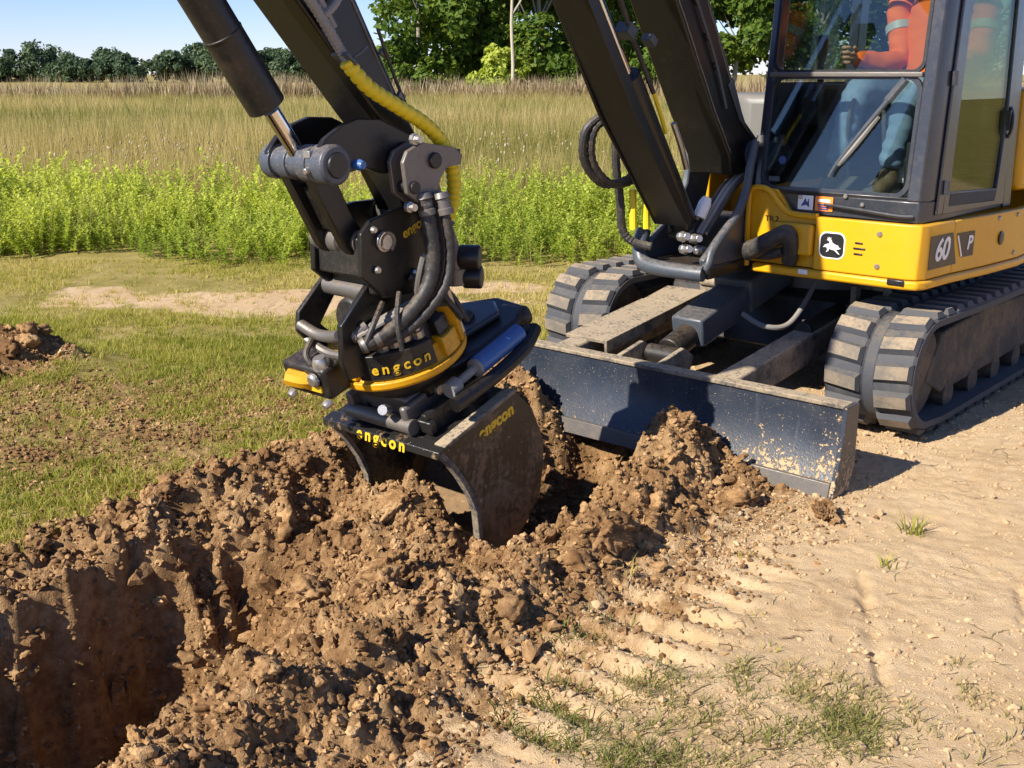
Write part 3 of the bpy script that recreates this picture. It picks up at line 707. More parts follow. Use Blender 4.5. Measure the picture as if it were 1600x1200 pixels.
k = rng.random(len(X)) < 0.75
o = scatter('short_grass', DRY, pos[k], rng.random(k.sum()) * 6.28, rng.uniform(0.5, 1.3, k.sum()), M['turf_dry'], tint=tn[k])
tag(o, 'flattened green and straw grass patch on the sandy track', 'grass', kind='stuff')
# single green tuft on the sand by the blade
for (x, y, n_, hh, lb) in [(1.35, -0.92, 26, 0.10, 'small bright green grass tuft on sand near the blade end'), (1.42, -1.25, 14, 0.07, 'faint dry grass tuft on the sand below the bright green one')]:
    V, F, T = blade_tuft(n_, hh, 0.045, 0.006, 0.9, 300 + n_, 3); X, Y = to_world(x, y)
    me = np_mesh('grass_tuft', V, F, False, {'tint': np.clip(0.35 + T, 0, 1)}); ob = link(bpy.data.objects.new('grass_tuft', me)); me.materials.append(M['turf'])
    ob.location = (X, Y, float(ground_z(X, Y)) - 0.005); tag(ob, lb, 'grass tuft')

# dry stalks and roots lying on the sand
def stalk(seed):
    r = np.random.default_rng(seed); m = 6; t = np.linspace(-0.5, 0.5, m); w = 0.028; cv = r.normal(0, 0.5); V = []; F = []
    for i in range(m):
        V += [(t[i], cv * t[i] ** 2 - w, 0.02 + 0.05 * r.random()), (t[i], cv * t[i] ** 2 + w, 0.02 + 0.05 * r.random())]
    for i in range(m - 1): F += [(2 * i, 2 * i + 1, 2 * i + 3), (2 * i, 2 * i + 3, 2 * i + 2)]
    return np.array(V), np.array(F), np.zeros(2 * m)
def litter_prob(X, Y):
    x, y, so, cr, sa, wb = masks(X, Y); return np.clip((so < 0.6) * (0.06 + 0.7 * sst(0.05, 0.5, fbm(X, Y, 2.2, 3, 77)) + 0.5 * (1 - sst(0.5, 1.3, np.hypot((X - 0.3) / 0.8, (Y - 2.8) / 0.5)))), 0, 1)
X, Y = pick(4200, -0.6, 3.2, 2.0, 6.0, litter_prob)
pos = np.stack([X, Y, ground_z(X, Y) + 0.001], 1)
o = scatter('dry_stalks', [stalk(320 + i) for i in range(6)], pos, rng.random(len(X)) * 6.28, rng.uniform(0.02, 0.075, len(X)), M['litter'], tint=rng.random(len(X)))
tag(o, 'dry straw stalks and dark root bits strewn on the sand', 'dry stalks', kind='stuff')
# band of leafy weeds
def weed_variant(seed, h=0.74, leaves=42):
    r = np.random.default_rng(seed); V = []; F = []; T = []
    lx_, ly_ = r.normal(0, 0.17), r.normal(0, 0.17)
    stem = lambda t: np.array([lx_ * t * t, ly_ * t * t, h * t])
    w = 0.004; o = 0
    for t in (0, 0.5, 1.0):
        p = stem(t); V += [p + (-w, 0, 0), p + (w, 0, 0)]; T += [-0.25] * 2
    F += [(0, 1, 3), (0, 3, 2), (2, 3, 5), (2, 5, 4)]
    for i in range(leaves):
        t = 0.12 + 0.88 * (i + r.random()) / leaves; a = i * 2.4 + r.normal(0, 0.3); L = r.uniform(0.065, 0.135) * (1.2 - 0.5 * t); wd = L * 0.19
        p = stem(t); d = np.array([math.cos(a), math.sin(a), r.uniform(0.35, 1.3)]); d /= np.linalg.norm(d)
        sdv = np.cross(d, (0, 0, 1)); sdv /= np.linalg.norm(sdv) + 1e-6
        m_ = p + d * L * 0.5 + (0, 0, 0.006); e = p + d * L - (0, 0, L * 0.18); q = len(V); tt = r.normal(0, 0.10) + 0.42 * (t - 0.55)
        V += [p, m_ - sdv * wd, m_ + sdv * wd, e]; T += [tt - 0.06, tt, tt, tt + 0.05]; F += [(q, q + 1, q + 2), (q + 1, q + 3, q + 2)]
    return np.array(V), np.array(F), np.array(T)
WEEDS = [weed_variant(400 + i) for i in range(9)]
def weed_front(X): return 8.95 + 0.28 * np.sin(X * 1.1) + 0.35 * fbm(X, X * 0, 0.8, 3, 81) - 0.12 * np.clip(X, -2, 3) - 0.03 * X
def weed_prob(X, Y):
    f = weed_front(X); b = 12.8 + 1.5 * fbm(X, Y, 0.35, 3, 82)
    return sst(0, 0.5, Y - f) * (1 - sst(-0.8, 0.8, Y - b)) * (0.45 + 0.55 * sst(-0.3, 0.2, fbm(X, Y, 0.9, 3, 83))) * frustum(X, Y, 0.03)
X, Y = pick(15000, -8.0, 5.0, 8.0, 14.5, weed_prob)
edge = np.clip((Y - weed_front(X)) / 2.0, 0, 1)
sc = (0.36 + 0.28 * edge) * rng.uniform(0.6, 1.2, len(X)) * (1 + 0.4 * fbm(X, Y, 0.7, 3, 84))
tn = np.clip(0.64 + 0.35 * fbm(X, Y, 0.6, 3, 85) + rng.normal(0, 0.08, len(X)) - 0.12 * (1 - edge), 0, 1)
pos = np.stack([X, Y, ground_z(X, Y) - 0.02], 1)
o = scatter('weeds', WEEDS, pos, rng.random(len(X)) * 6.28, np.stack([sc * 1.1 + 0.15, sc * 1.1 + 0.15, sc * rng.uniform(0.85, 1.25, len(X))], 1), M['weed'], tint=tn)
tag(o, 'dense band of bright yellow green leafy weeds at the field edge', 'weeds', kind='stuff')
# dead stems and straw mixed into the weeds
DEAD = [blade_tuft(6, 0.75, 0.12, 0.006, 0.3, 480 + i, 2, 0.2) for i in range(5)]
X, Y = pick(2600, -8.0, 5.0, 8.3, 13.5, lambda X, Y: weed_prob(X, Y) * (0.15 + 0.85 * sst(0.0, 0.4, fbm(X, Y, 0.8, 3, 87))))
o = scatter('dead_stems', DEAD, np.stack([X, Y, ground_z(X, Y)], 1), rng.random(len(X)) * 6.28, rng.uniform(0.45, 1.0, len(X)), M['meadow'])
tag(o, 'dead straw stems standing among the green weeds', 'dead stems', kind='stuff')
# pale seed heads along the back of the weeds
X, Y = pick(2600, -9, 6, 12.0, 19, lambda X, Y: frustum(X, Y) * (0.05 + 0.9 * sst(0.1, 0.5, fbm(X, Y, 0.55, 3, 86))))
pos = np.stack([X, Y, rng.uniform(0.3, 0.62, len(X)) + 0.03 * (Y - 12)], 1); V, F = ico(1)
o = scatter('seed_heads', [(V, F, np.zeros(len(V)))], pos, rng.random(len(X)) * 6.28, np.stack([rng.uniform(0.008, 0.016, len(X)), rng.uniform(0.008, 0.016, len(X)), rng.uniform(0.01, 0.03, len(X))], 1), M['flower'])
tag(o, 'pale dry seed heads above the tan meadow grass', 'seed heads', kind='stuff')
# tall tan meadow
MEAD = [blade_tuft(15, 0.80, 0.15, 0.0085, 0.24, 500 + i, 2, 0.12) for i in range(8)]
def mead_prob(X, Y):
    return sst(10.6, 12.2, Y) * frustum(X, Y, 0.03) * np.clip(20.0 / np.maximum(Y, 1), 0.15, 1) 
X, Y = pick(84000, -32, 32, 10.5, 58, mead_prob)
tn = np.clip(0.50 + 1.1 * fbm(X * 0.5, Y, 0.33, 4, 91) + rng.normal(0, 0.2, len(X)), 0, 1)
wide = np.clip(Y / 16, 0.9, 2.4); sc = rng.uniform(0.65, 1.15, len(X)) * (1 + 0.35 * fbm(X, Y, 0.35, 3, 92)) * np.interp(Y, [11, 14, 20], [0.55, 0.72, 1.0])
pos = np.stack([X, Y, np.zeros(len(X)) - 0.02], 1); S3 = np.stack([sc * wide, sc * wide, sc], 1)
MEAD_1 = [blade_tuft(14, 0.80, 0.15, 0.011, 0.2, 520 + i, 1, 0.12) for i in range(8)]
for k, vs_, lb in ((Y < 17, MEAD, 'tall tan meadow grass directly behind the weeds'), (Y >= 17, MEAD_1, 'tall tan meadow grass filling the far part of the field')):
    o = scatter('meadow_grass', vs_, pos[k], rng.random(k.sum()) * 6.28, S3[k], M['meadow'], tint=tn[k]); tag(o, lb, 'meadow grass', kind='stuff')
# reeds along the far edge
REED = [blade_tuft(8, 1.35, 0.3, 0.05, 0.25, 600 + i, 2, 0.25) for i in range(6)]
X, Y = pick(5200, -34, 34, 53, 60, lambda X, Y: 1.0 * frustum(X, Y, 0.04) * (0.5 + 0.5 * sst(-0.3, 0.3, fbm(X, Y * 0, 0.35, 3, 95))))
pos = np.stack([X, Y, np.zeros(len(X))], 1); sc = rng.uniform(0.8, 1.25, len(X)) * (1 + 0.3 * fbm(X, Y * 0, 0.3, 3, 96))
o = scatter('reeds', REED, pos, rng.random(len(X)) * 6.28, np.stack([np.ones(len(X))] * 2 + [sc], 1), M['reed'])
tag(o, 'row of brown plumed reeds along the far edge of the field', 'reeds', kind='stuff')

# trees
def tree(name, X, Y, H, cw, mat, nleaf, leaf, base=0.0, seed=0, label='', group=None, lobes=16, trunk_r=None, lr=(0.26, 0.46), spread=0.85):
    r = np.random.default_rng(seed); root = empty(name, (X, Y, 0)); tag(root, label, 'tree', group)
    tr = trunk_r or 0.018 * H; mb = MB(); top = H * 0.72
    bend = r.normal(0, 0.04 * H, 2); pts = [(bend[0] * t * t, bend[1] * t * t, t * top) for t in (0, .25, .5, .75, 1)]
    mb.tube(pts, (tr, tr * 0.3), 8, 3)
    L = []
    for i in range(lobes):
        t = r.random() ** 0.8; zc = base * H + (1 - base) * H * (0.12 + 0.76 * t); a = r.random() * 6.28
        prof = cw * (math.sin(math.pi * min(1, 0.16 + 0.80 * t)) ** 0.75)
        d = prof * r.uniform(0.35, spread); L.append((math.cos(a) * d, math.sin(a) * d, zc, cw * r.uniform(*lr)))
    for i, (a, b, c_, q) in enumerate(L[:9]):
        z0 = max(0.15 * H, c_ - 0.25 * H); k = min(1, z0 / top)
        s0 = Vector((bend[0] * k * k, bend[1] * k * k, k * top)); e = Vector((a, b, c_)); mid = s0.lerp(e, 0.5) + Vector((0, 0, -0.02 * H))
        mb.tube([s0, mid, e], (tr * 0.35, tr * 0.08), 5, 2)
    mb.build('trunk', M['bark'], root)
    n = nleaf; k = r.integers(0, lobes, n); LL = np.array(L)[k]
    u = r.normal(size=(n, 3)); u /= np.linalg.norm(u, axis=1)[:, None]; rad = LL[:, 3] * (0.45 + 0.6 * r.random(n) ** 0.5)
    # leaves gather in sprays
    spray = r.normal(size=(lobes, 14, 3)); spray /= np.linalg.norm(spray, axis=2)[..., None]
    sp = spray[k, r.integers(0, 14, n)]; u = u * 0.42 + sp * 0.75; u /= np.maximum(np.linalg.norm(u, axis=1)[:, None], 0.3)
    C = LL[:, :3] + u * rad[:, None] * np.array([1, 1, 0.82]); C[:, 2] = np.maximum(C[:, 2], 0.25)
    nrm = u * 0.8 + r.normal(0, 0.55, (n, 3)) + np.array([0, 0, 0.45]); nrm /= np.linalg.norm(nrm, axis=1)[:, None]
    t1 = np.cross(nrm, r.normal(size=(n, 3))); t1 /= np.linalg.norm(t1, axis=1)[:, None]; t2 = np.cross(nrm, t1)
    s_ = leaf * r.uniform(0.6, 1.25, n)[:, None]
    V = np.stack([C - t1 * s_, C - t2 * s_ * 0.55 + nrm * s_ * 0.18, C + t1 * s_, C + t2 * s_ * 0.55 - nrm * s_ * 0.1], 1).reshape(-1, 3)
    F = np.arange(4 * n).reshape(-1, 4)
    tint = np.clip(0.5 + 0.22 * r.normal(size=n) + 0.25 * (r.random(lobes)[k] - 0.5), 0, 1)
    me = np_mesh('crown', V, F, False, {'tint': np.repeat(tint, 4)}); me.materials.append(mat)
    link(bpy.data.objects.new('crown', me), root); return root
GN_ = 'trees along the near wood edge'
near = [(-5.0, 62, 9.5, 3.6, 'broad green tree at the open left end of the near wood'), (-1.9, 64, 11, 3.6, 'dense green tree left of the pale bare trunk'),
        (1.6, 63, 11.5, 3.4, 'dense green tree right of the pale bare trunk'), (4.6, 66, 11, 3.6, 'tall tree half hidden by the left edge of the boom'),
        (8.4, 68, 11, 3.5, 'tree standing directly behind the raised boom'), (12.0, 62, 8.5, 2.7, 'loose crowned tree showing sky between boom and cab'),
        (17.0, 64, 11, 4.0, 'green tree seen through the cab front window'), (22.5, 66, 11, 4.2, 'green tree seen behind the cab side door'), (28.0, 68, 11, 4.2, 'outermost tree behind the back of the excavator')]
for i, (X, Y, H, cw, lb) in enumerate(near):
    tree('green_tree', X, Y, H, cw, M['tree_near'], 9000 if i < 7 else 5000, 0.20, 0.0, 700 + i, lb, GN_, 26)
for i, (X, Y, H, cw) in enumerate([(-3.2, 76, 13, 5.0), (3.4, 78, 13.5, 5.0), (9.5, 79, 10, 4.0), (20, 78, 13, 5.5), (27, 80, 13, 5.5)]):
    tree('green_tree', X, Y, H, cw, M['tree_near'], 5000, 0.32, -0.05, 740 + i, ['back row tree filling the gap behind the leftmost near trees', 'back row tree between the pale trunk and the boom', 'low back row tree behind the gap between boom and cab', 'back row tree behind the cab front window', 'back row tree behind the cab door'][i], GN_, 26)
low = [(-0.9, 59.5, 3.0, 1.6, 'light green rounded bush below the pale bare trunk'), (-5.6, 60, 3.4, 1.8, 'bush at the foot of the leftmost near tree'), (3.2, 60, 3.4, 1.9, 'bush at the wood edge left of the boom'), (7.2, 60, 3.0, 1.7, 'bush in the gap behind the boom cylinder')]
for i, (X, Y, H, cw, lb) in enumerate(low):
    tg = tree('leafy_bush', X, Y, H, cw, M['weed'] if i == 0 else M['tree_near'], 3500, 0.15, 0.0, 760 + i, lb, None, 14, 0.05); tg['category'] = 'bush'
# pale bare trunk in front of the wood
mb = MB(); mb.tube([(0, 0, 0), (0.05, 0, 2), (-0.03, 0, 4), (0.06, 0, 6.5), (0.0, 0, 8)], (0.10, 0.05), 8, 3)
mb.tube([(0.0, 0, 4.4), (0.6, 0.1, 5.4), (0.8, 0.1, 6.6)], (0.05, 0.02), 6, 3)
o = mb.build('bare_tree_trunk', paint('pale_bark', (0.45, 0.40, 0.30), 0.9, 0.3, 3)); o.location = (0.0, 58.4, 0); tag(o, 'pale bare dead tree trunk standing before the green wood', 'tree trunk')
GF = 'distant trees beyond the field'
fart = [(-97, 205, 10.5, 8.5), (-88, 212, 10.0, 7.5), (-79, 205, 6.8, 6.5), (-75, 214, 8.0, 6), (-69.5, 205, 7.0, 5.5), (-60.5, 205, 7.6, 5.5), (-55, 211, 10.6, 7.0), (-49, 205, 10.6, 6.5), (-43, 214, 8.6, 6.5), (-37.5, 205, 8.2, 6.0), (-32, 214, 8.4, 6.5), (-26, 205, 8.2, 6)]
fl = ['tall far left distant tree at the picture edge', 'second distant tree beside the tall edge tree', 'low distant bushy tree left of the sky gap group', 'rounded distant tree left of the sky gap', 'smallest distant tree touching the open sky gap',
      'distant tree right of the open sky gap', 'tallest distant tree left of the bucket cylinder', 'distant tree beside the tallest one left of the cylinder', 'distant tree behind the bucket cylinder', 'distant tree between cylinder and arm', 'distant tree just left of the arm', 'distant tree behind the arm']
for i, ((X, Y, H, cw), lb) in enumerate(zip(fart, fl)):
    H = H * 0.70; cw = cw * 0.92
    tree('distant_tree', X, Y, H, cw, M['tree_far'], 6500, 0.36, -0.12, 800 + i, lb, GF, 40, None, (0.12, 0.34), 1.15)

# ------------------------------------------------------------------ EXCAVATOR (local frame: x to its left, y backwards, z up)
EX = empty('excavator', (P0[0], P0[1], 0.0), -TH)
tag(EX, 'yellow and black compact crawler excavator with dozer blade and tilting bucket digging a trench', 'excavator')
XC = -0.10                                                     # centre plane of boom and arm

# ---- rubber tracks
def track_path(n=64):
    """closed outline of the belt in (y,z), arc-length sampled"""
    F0 = (0.115, 0.305, 0.245); B0 = (2.02, 0.31, 0.235); pts = []
    for i in range(40):
        a = R(-90 - 180 * i / 39); pts.append((F0[0] + F0[2] * math.cos(a), F0[1] + F0[2] * math.sin(a)))
    for i in range(1, 12):
        t = i / 12; pts.append((F0[0] + t * (B0[0] - F0[0]), 0.55 + t * (0.545 - 0.55) - 0.012 * math.sin(math.pi * t)))
    for i in range(40):
        a = R(90 - 180 * i / 39); pts.append((B0[0] + B0[2] * math.cos(a), B0[1] + B0[2] * math.sin(a)))
    lowz0 = pts[0][1]; lowz1 = pts[-1][1]
    for i in range(1, 12):
        t = i / 12; pts.append((B0[0] + t * (F0[0] - B0[0]), 0.045))
    P = np.array(pts + [pts[0]]); P[:, 1] = np.where(P[:, 1] < 0.06, np.maximum(P[:, 1], 0.045), P[:, 1])
    d = np.r_[0, np.cumsum(np.hypot(*np.diff(P, axis=0).T))]; s = np.linspace(0, d[-1], n, endpoint=False)
    y = np.interp(s, d, P[:, 0]); z = np.interp(s, d, P[:, 1])
    s2 = s + 0.004; y2 = np.interp(s2 % d[-1], d, P[:, 0]); z2 = np.interp(s2 % d[-1], d, P[:, 1])
    tg = np.stack([y2 - y, z2 - z], 1); tg /= np.linalg.norm(tg, axis=1)[:, None]
    return y, z, tg
def make_track(x0, x1, side):
    n = 132; y, z, tg = track_path(n); nm = np.stack([-tg[:, 1], tg[:, 0]], 1)
    # outward normal: away from the loop centre
    c = np.array([y.mean(), z.mean()])
    if ((np.stack([y, z], 1) - c) * nm).sum() < 0: nm = -nm
    th = 0.028; xm = (x0 + x1) / 2; prof = [(x0, 0.0), (x0 + .012, 0.012), (xm - .035, 0.012), (xm - .022, 0.0), (xm + .022, 0.0), (xm + .035, 0.012), (x1 - .012, 0.012), (x1, 0.0), (x1, -th), (x0, -th)]
    mb = MB(); k = len(prof); V = []; F = []
    for i in range(n):
        for px, ph in prof: V.append((px, y[i] + nm[i, 0] * (ph - 0.006), z[i] + nm[i, 1] * (ph - 0.006)))
    for i in range(n):
        j = (i + 1) % n
        for a in range(k): b = (a + 1) % k; F.append((i * k + a, i * k + b, j * k + b, j * k + a))
    mb.add(V, F); belt = mb.build('track', M['rubber'], EX, smooth=True, angle=40)
    # moulded lugs, two staggered rows; one mesh per row shared by all lugs
    def lug(xa, xb, sk):
        m = MB(); h = 0.024; w0, w1 = 0.043, 0.029
        m.add([(xa, -w0 + sk, 0), (xb, -w0 - sk, 0), (xb, w0 - sk, 0), (xa, w0 + sk, 0), (xa + .012, -w1 + sk, h), (xb - .012, -w1 - sk, h), (xb - .012, w1 - sk, h), (xa + .012, w1 + sk, h)],
              [(0, 3, 2, 1), (4, 5, 6, 7), (0, 1, 5, 4), (1, 2, 6, 5), (2, 3, 7, 6), (3, 0, 4, 7)])
        me = m.mesh('tread_lug', False); me.materials.append(M['rubber']); me.materials.append(M['lug'])
        for p in me.polygons:
            if abs(p.normal.z) > 0.9: p.material_index = 1
        return me
    nl = 44; yy, zz, tt = track_path(nl * 2)
    la = lug(x0 + 0.004, xm - 0.03, 0.008); lb = lug(xm + 0.03, x1 - 0.004, -0.008)
    for i in range(nl):
        for me, q in ((la, 2 * i), (lb, 2 * i + 1)):
            nn = np.array([-tt[q][1], tt[q][0]])
            if (np.array([yy[q], zz[q]]) - c) @ nn < 0: nn = -nn
            o = bpy.data.objects.new('tread_lug', me); link(o, belt)
            mt = Matrix((Vector((1, 0, 0)), Vector((0, tt[q][0], tt[q][1])), Vector((0, nn[0], nn[1])))).transposed()
            if mt.determinant() < 0: mt = Matrix((Vector((1, 0, 0)), Vector((0, -tt[q][0], -tt[q][1])), Vector((0, nn[0], nn[1])))).transposed()
            mt = mt.to_4x4(); mt.translation = (0, yy[q] + nn[0] * 0.004, zz[q] + nn[1] * 0.004); o.matrix_local = mt
    xo = (x0, x1)[side > 0]
    # side frame with rollers, idler and sprocket
    m = MB(); m.prism([(0.18, 0.24), (0.34, 0.44), (0.9, 0.47), (1.75, 0.44), (1.86, 0.30), (1.72, 0.17), (0.4, 0.15)], xm - 0.135, xm + 0.135)
    m.build('track_frame', M['frame_dusty'], EX, 0.008)
    m = MB(); m.lathe((xm - 0.13, .115, .30), (xm + .13, .115, .30), [(0, .13), (0, .205), (.2, .205), (.22, .17), (.78, .17), (.8, .205), (1, .205), (1, .13)], 28)
    m.build('idler_wheel', M['frame_dusty'], EX, 0.004)
    m = MB(); m.lathe((xm - 0.12, 2.02, .31), (xm + .12, 2.02, .31), [(0, .19), (.3, .20), (.7, .20), (1, .19)], 22); m.lathe((xm - .16, 2.02, .31), (xm + .16, 2.02, .31), [(0, .08), (0.1, .11), (.9, .11), (1, .08)], 18)
    m.build('sprocket', M['frame_dusty'], EX, 0.004)
    for q in (0.48, 0.8, 1.12, 1.44, 1.72):
        m = MB(); m.lathe((xm - .14, q, .125), (xm + .14, q, .125), [(0, .05), (0, .065), (.3, .065), (.34, .05), (.66, .05), (.7, .065), (1, .065), (1, .05)], 16); m.build('roller', M['frame_dusty'], EX, 0.003)
make_track(0.60, 1.0, 1); make_track(-1.0, -0.60, -1)

# ---- centre frame, turntable
m = MB(); m.prism([(0.34, .24), (0.42, .50), (1.75, .52), (1.85, .28), (1.6, .22)], -0.56, 0.56); m.build('undercarriage_frame', M['black_dusty'], EX, 0.01)
m = MB()
for sx in (-1, 1): m.prism([(0.5, .30), (0.55, .46), (0.95, .46), (1.0, .30)], sx * 0.56, sx * 0.66); m.prism([(1.3, .30), (1.3, .46), (1.7, .46), (1.7, .30)], sx * 0.56, sx * 0.66)
m.build('axle_beam', M['black_dusty'], EX, 0.006)
m = MB(); m.lathe((0, 1.06, .50), (0, 1.06, .67), [(0, .46), (.55, .46), (.55, .42), (.8, .42), (.8, .48), (1, .48)], 40); m.build('slew_ring', M['steel'], EX)
# bracket beside the right track
m = MB(); m.box((0.50, 0.36, 0.50), (0.03, 0.05, 0.2)); m.box((0.56, 0.40, 0.60), (0.16, 0.05, 0.03)); m.box((0.63, 0.42, 0.52), (0.03, 0.04, 0.16)); m.build('step_bracket', M['dusty_plate'], EX, 0.004)

# ---- dozer blade
prof = []
for i in range(15):
    t = i / 14; z = 0.012 + t * 0.333; y = -0.822 + 0.085 * math.sin(math.pi * min(1, t * 1.02) * 0.62) ** 1.0; prof.append((y - 0.0 + 0.03 * max(0, t - 0.86), z))
outer = prof + [(p[0] + 0.022, p[1]) for p in prof[::-1]]
m = MB(); m.prism(outer, -0.985, 0.985); blade = m.build('dozer_blade', M['blade'], EX, 0.0, True, 40)
m = MB(); m.prism([(prof[-1][0] - .012, .338), (prof[-1][0] - .012, .356), (prof[-1][0] + .06, .356), (prof[-1][0] + .06, .338)], -0.99, 0.99); m.build('top_rail', M['dusty_plate'], blade, 0.004)
for sx in (-1, 1):
    m = MB(); m.prism([(-0.835, 0.004), (-0.80, .12), (-0.775, .25), (-0.765, .352), (-0.66, .352), (-0.66, .1), (-0.70, 0.004)], sx * 0.985, sx * 1.005); m.build('end_plate', M['blade'], blade, 0.003)
m = MB(); m.prism([(-0.838, -0.005), (-0.826, .06), (-0.808, .06), (-0.80, -0.005)], -0.985, 0.985); m.build('cutting_edge', M['steel'], blade, 0.003)
m = MB(); m.box((0, -.69, .2), (1.9, .03, .12)); m.box((0, -.70, .09), (1.9, .05, .06)); m.build('back_stiffener', M['dusty_plate'], blade, 0.004)
# push arms, top plate, lift cylinder under a guard
def bar(p0, p1, w, h, mb):
    p0 = Vector(p0); p1 = Vector(p1); d = (p1 - p0); q = d.to_track_quat('Y', 'Z').to_matrix(); mb.box((p0 + p1) / 2, (w, d.length, h), q)
m = MB(); bar((.43, -.70, .285), (.40, .52, .40), .11, .14, m); m.build('blade_arm', M['dusty_plate'], EX, 0.012)
m = MB(); m.cyl((.412, .02, .425), (.40, .50, .46), .042, None, 16); m.build('arm_grease_tube', M['black_dusty'], EX, 0.004)
m = MB(); bar((-.43, -.68, .285), (-.43, .52, .40), .11, .14, m); m.build('blade_arm', M['dusty_plate'], EX, 0.012)
m = MB(); bar((-.40, -.56, .365), (-.42, .10, .435), .24, .018, m); bar((-.41, .10, .435), (-.42, .34, .47), .24, .018, m); bar((-.285, -.56, .345), (-.305, .34, .45), .016, .06, m); m.build('cover_plate', M['dusty_plate'], EX, 0.003)
m = MB(); m.box((-.30, .40, .50), (.14, .04, .14)); m.cyl((-.36, .38, .52), (-.24, .38, .52), .025, None, 12); m.build('arm_bracket', M['dusty_plate'], EX, 0.004)
m = MB(); bar((-.04, -.25, .40), (-.04, .17, .50), .17, .14, m); guard = m.build('cylinder_guard', M['casting'], EX, 0.012)
m = MB(); bar((-.04, .15, .52), (-.04, .55, .60), .21, .16, m); m.build('guard_top', M['casting'], guard, 0.012)
m = MB(); bar((-.04, -.22, .472), (-.04, .13, .556), .15, .012, m); m.build('guard_plate', M['dusty_plate'], guard, 0.003)
m = MB(); m.cyl((-.04, -.40, .335), (-.04, -.18, .40), .062, None, 18); m.cyl((-.13, -.43, .32), (.05, -.43, .32), .045, None, 18); m.build('blade_cylinder', M['black_dusty'], EX, 0.006)
m = MB()
for sx in (-.15, .07): m.prism([(-.72, .22), (-.72, .33), (-.46, .38), (-.38, .33), (-.40, .27), (-.55, .22)], sx - .012, sx + .012)
m.build('cylinder_lug', M['dusty_plate'], EX, 0.004)
m = MB(); bar((-.04, -.70, .315), (-.04, -.44, .27), .52, .014, m); m.build('blade_gusset', M['dusty_plate'], EX, 0.003)
m = MB(); m.tube([(.06, .08, .45), (.17, .10, .40), (.24, .20, .40), (.26, .34, .50), (.24, .5, .62)], .013, 10); m.build('blade_hose', M['hose_grey'], EX)
m = MB(); m.tube([(-.18, .40, .63), (-.20, .28, .53), (-.22, .22, .46)], .010, 8); m.build('blade_hose', M['hose_grey'], EX)

# ---- upper structure: yellow skirt
SK0, SK1 = 0.685, 0.955
out = [(-0.85, 1.10), (-0.42, 0.42), (-0.10, 0.20), (0.10, 0.0), (0.46, 0.0), (0.86, 0.0), (0.915, 0.018), (0.935, 0.06), (0.955, 0.30), (1.0, 0.62), (1.03, 0.95), (1.01, 1.35), (0.88, 1.72), (0.6, 1.95), (0.2, 2.05), (-0.3, 2.03), (-0.7, 1.86), (-0.92, 1.5)]
m = MB(); m.zprism([(x * .97, y * .97 + .03) for x, y in out], 0.67, 0.72); m.build('deck_plate', M['black'], EX, 0.004)
# front panel (split so the left bay is recessed around the swing casting)
m = MB(); m.zprism([(0.445, 0.0), (0.86, 0.0), (0.915, 0.018), (0.935, 0.06), (0.955, 0.30), (0.92, 0.30), (0.90, 0.08), (0.86, 0.04), (0.445, 0.04)], SK0 + .035, SK1); front = m.build('front_panel', M['yellow'], EX, 0.006)
m = MB(); m.zprism([(0.955, 0.302), (1.0, 0.62), (1.03, 0.95), (1.01, 1.35), (0.97, 1.35), (0.99, 0.95), (0.96, 0.62), (0.92, 0.302)], SK0 + .035, SK1); m.build('side_panel', M['yellow'], EX, 0.006)
m = MB(); m.zprism([(0.14, -0.004), (0.86, -0.006), (0.92, 0.012), (0.942, 0.058), (0.962, 0.30), (1.008, 0.62), (1.038, 0.95), (1.018, 1.36), (0.97, 1.36), (0.98, 0.95), (0.95, 0.62), (0.91, 0.30), (0.88, 0.09), (0.84, 0.05), (0.14, 0.05)], SK0 - .008, SK0 + .032); m.build('skirt_rail', M['yellow'], EX, 0.010)
m = MB(); m.zprism([(1.01, 1.352), (0.88, 1.72), (0.6, 1.95), (0.2, 2.05), (-0.3, 2.03), (-0.7, 1.86), (-0.92, 1.5), (-0.86, 1.1), (-0.78, 1.1), (-0.84, 1.45), (-0.6, 1.75), (-.2, 1.93), (.2, 1.95), (.55, 1.86), (.8, 1.65), (.93, 1.33)], SK0, 1.02); m.build('rear_skirt', M['yellow'], EX, 0.012)
# rear cowling behind the cab
m = MB(); m.zprism([(0.965, 1.06), (0.99, 1.2), (0.97, 1.40), (0.85, 1.70), (0.58, 1.93), (0.2, 2.02), (-0.3, 2.0), (0.0, 1.90), (0.05, 1.06)], 1.022, 1.50); m.build('engine_cowling', M['yellow'], EX, 0.03, seg=3)
m = MB(); m.zprism([(0.04, 1.08), (-0.02, 1.92), (-0.3, 2.0), (-0.68, 1.84), (-0.88, 1.48), (-0.80, 1.12), (-.5, .95)], 1.022, 1.46); m.build('side_hood', M['hood'], EX, 0.05, seg=4)
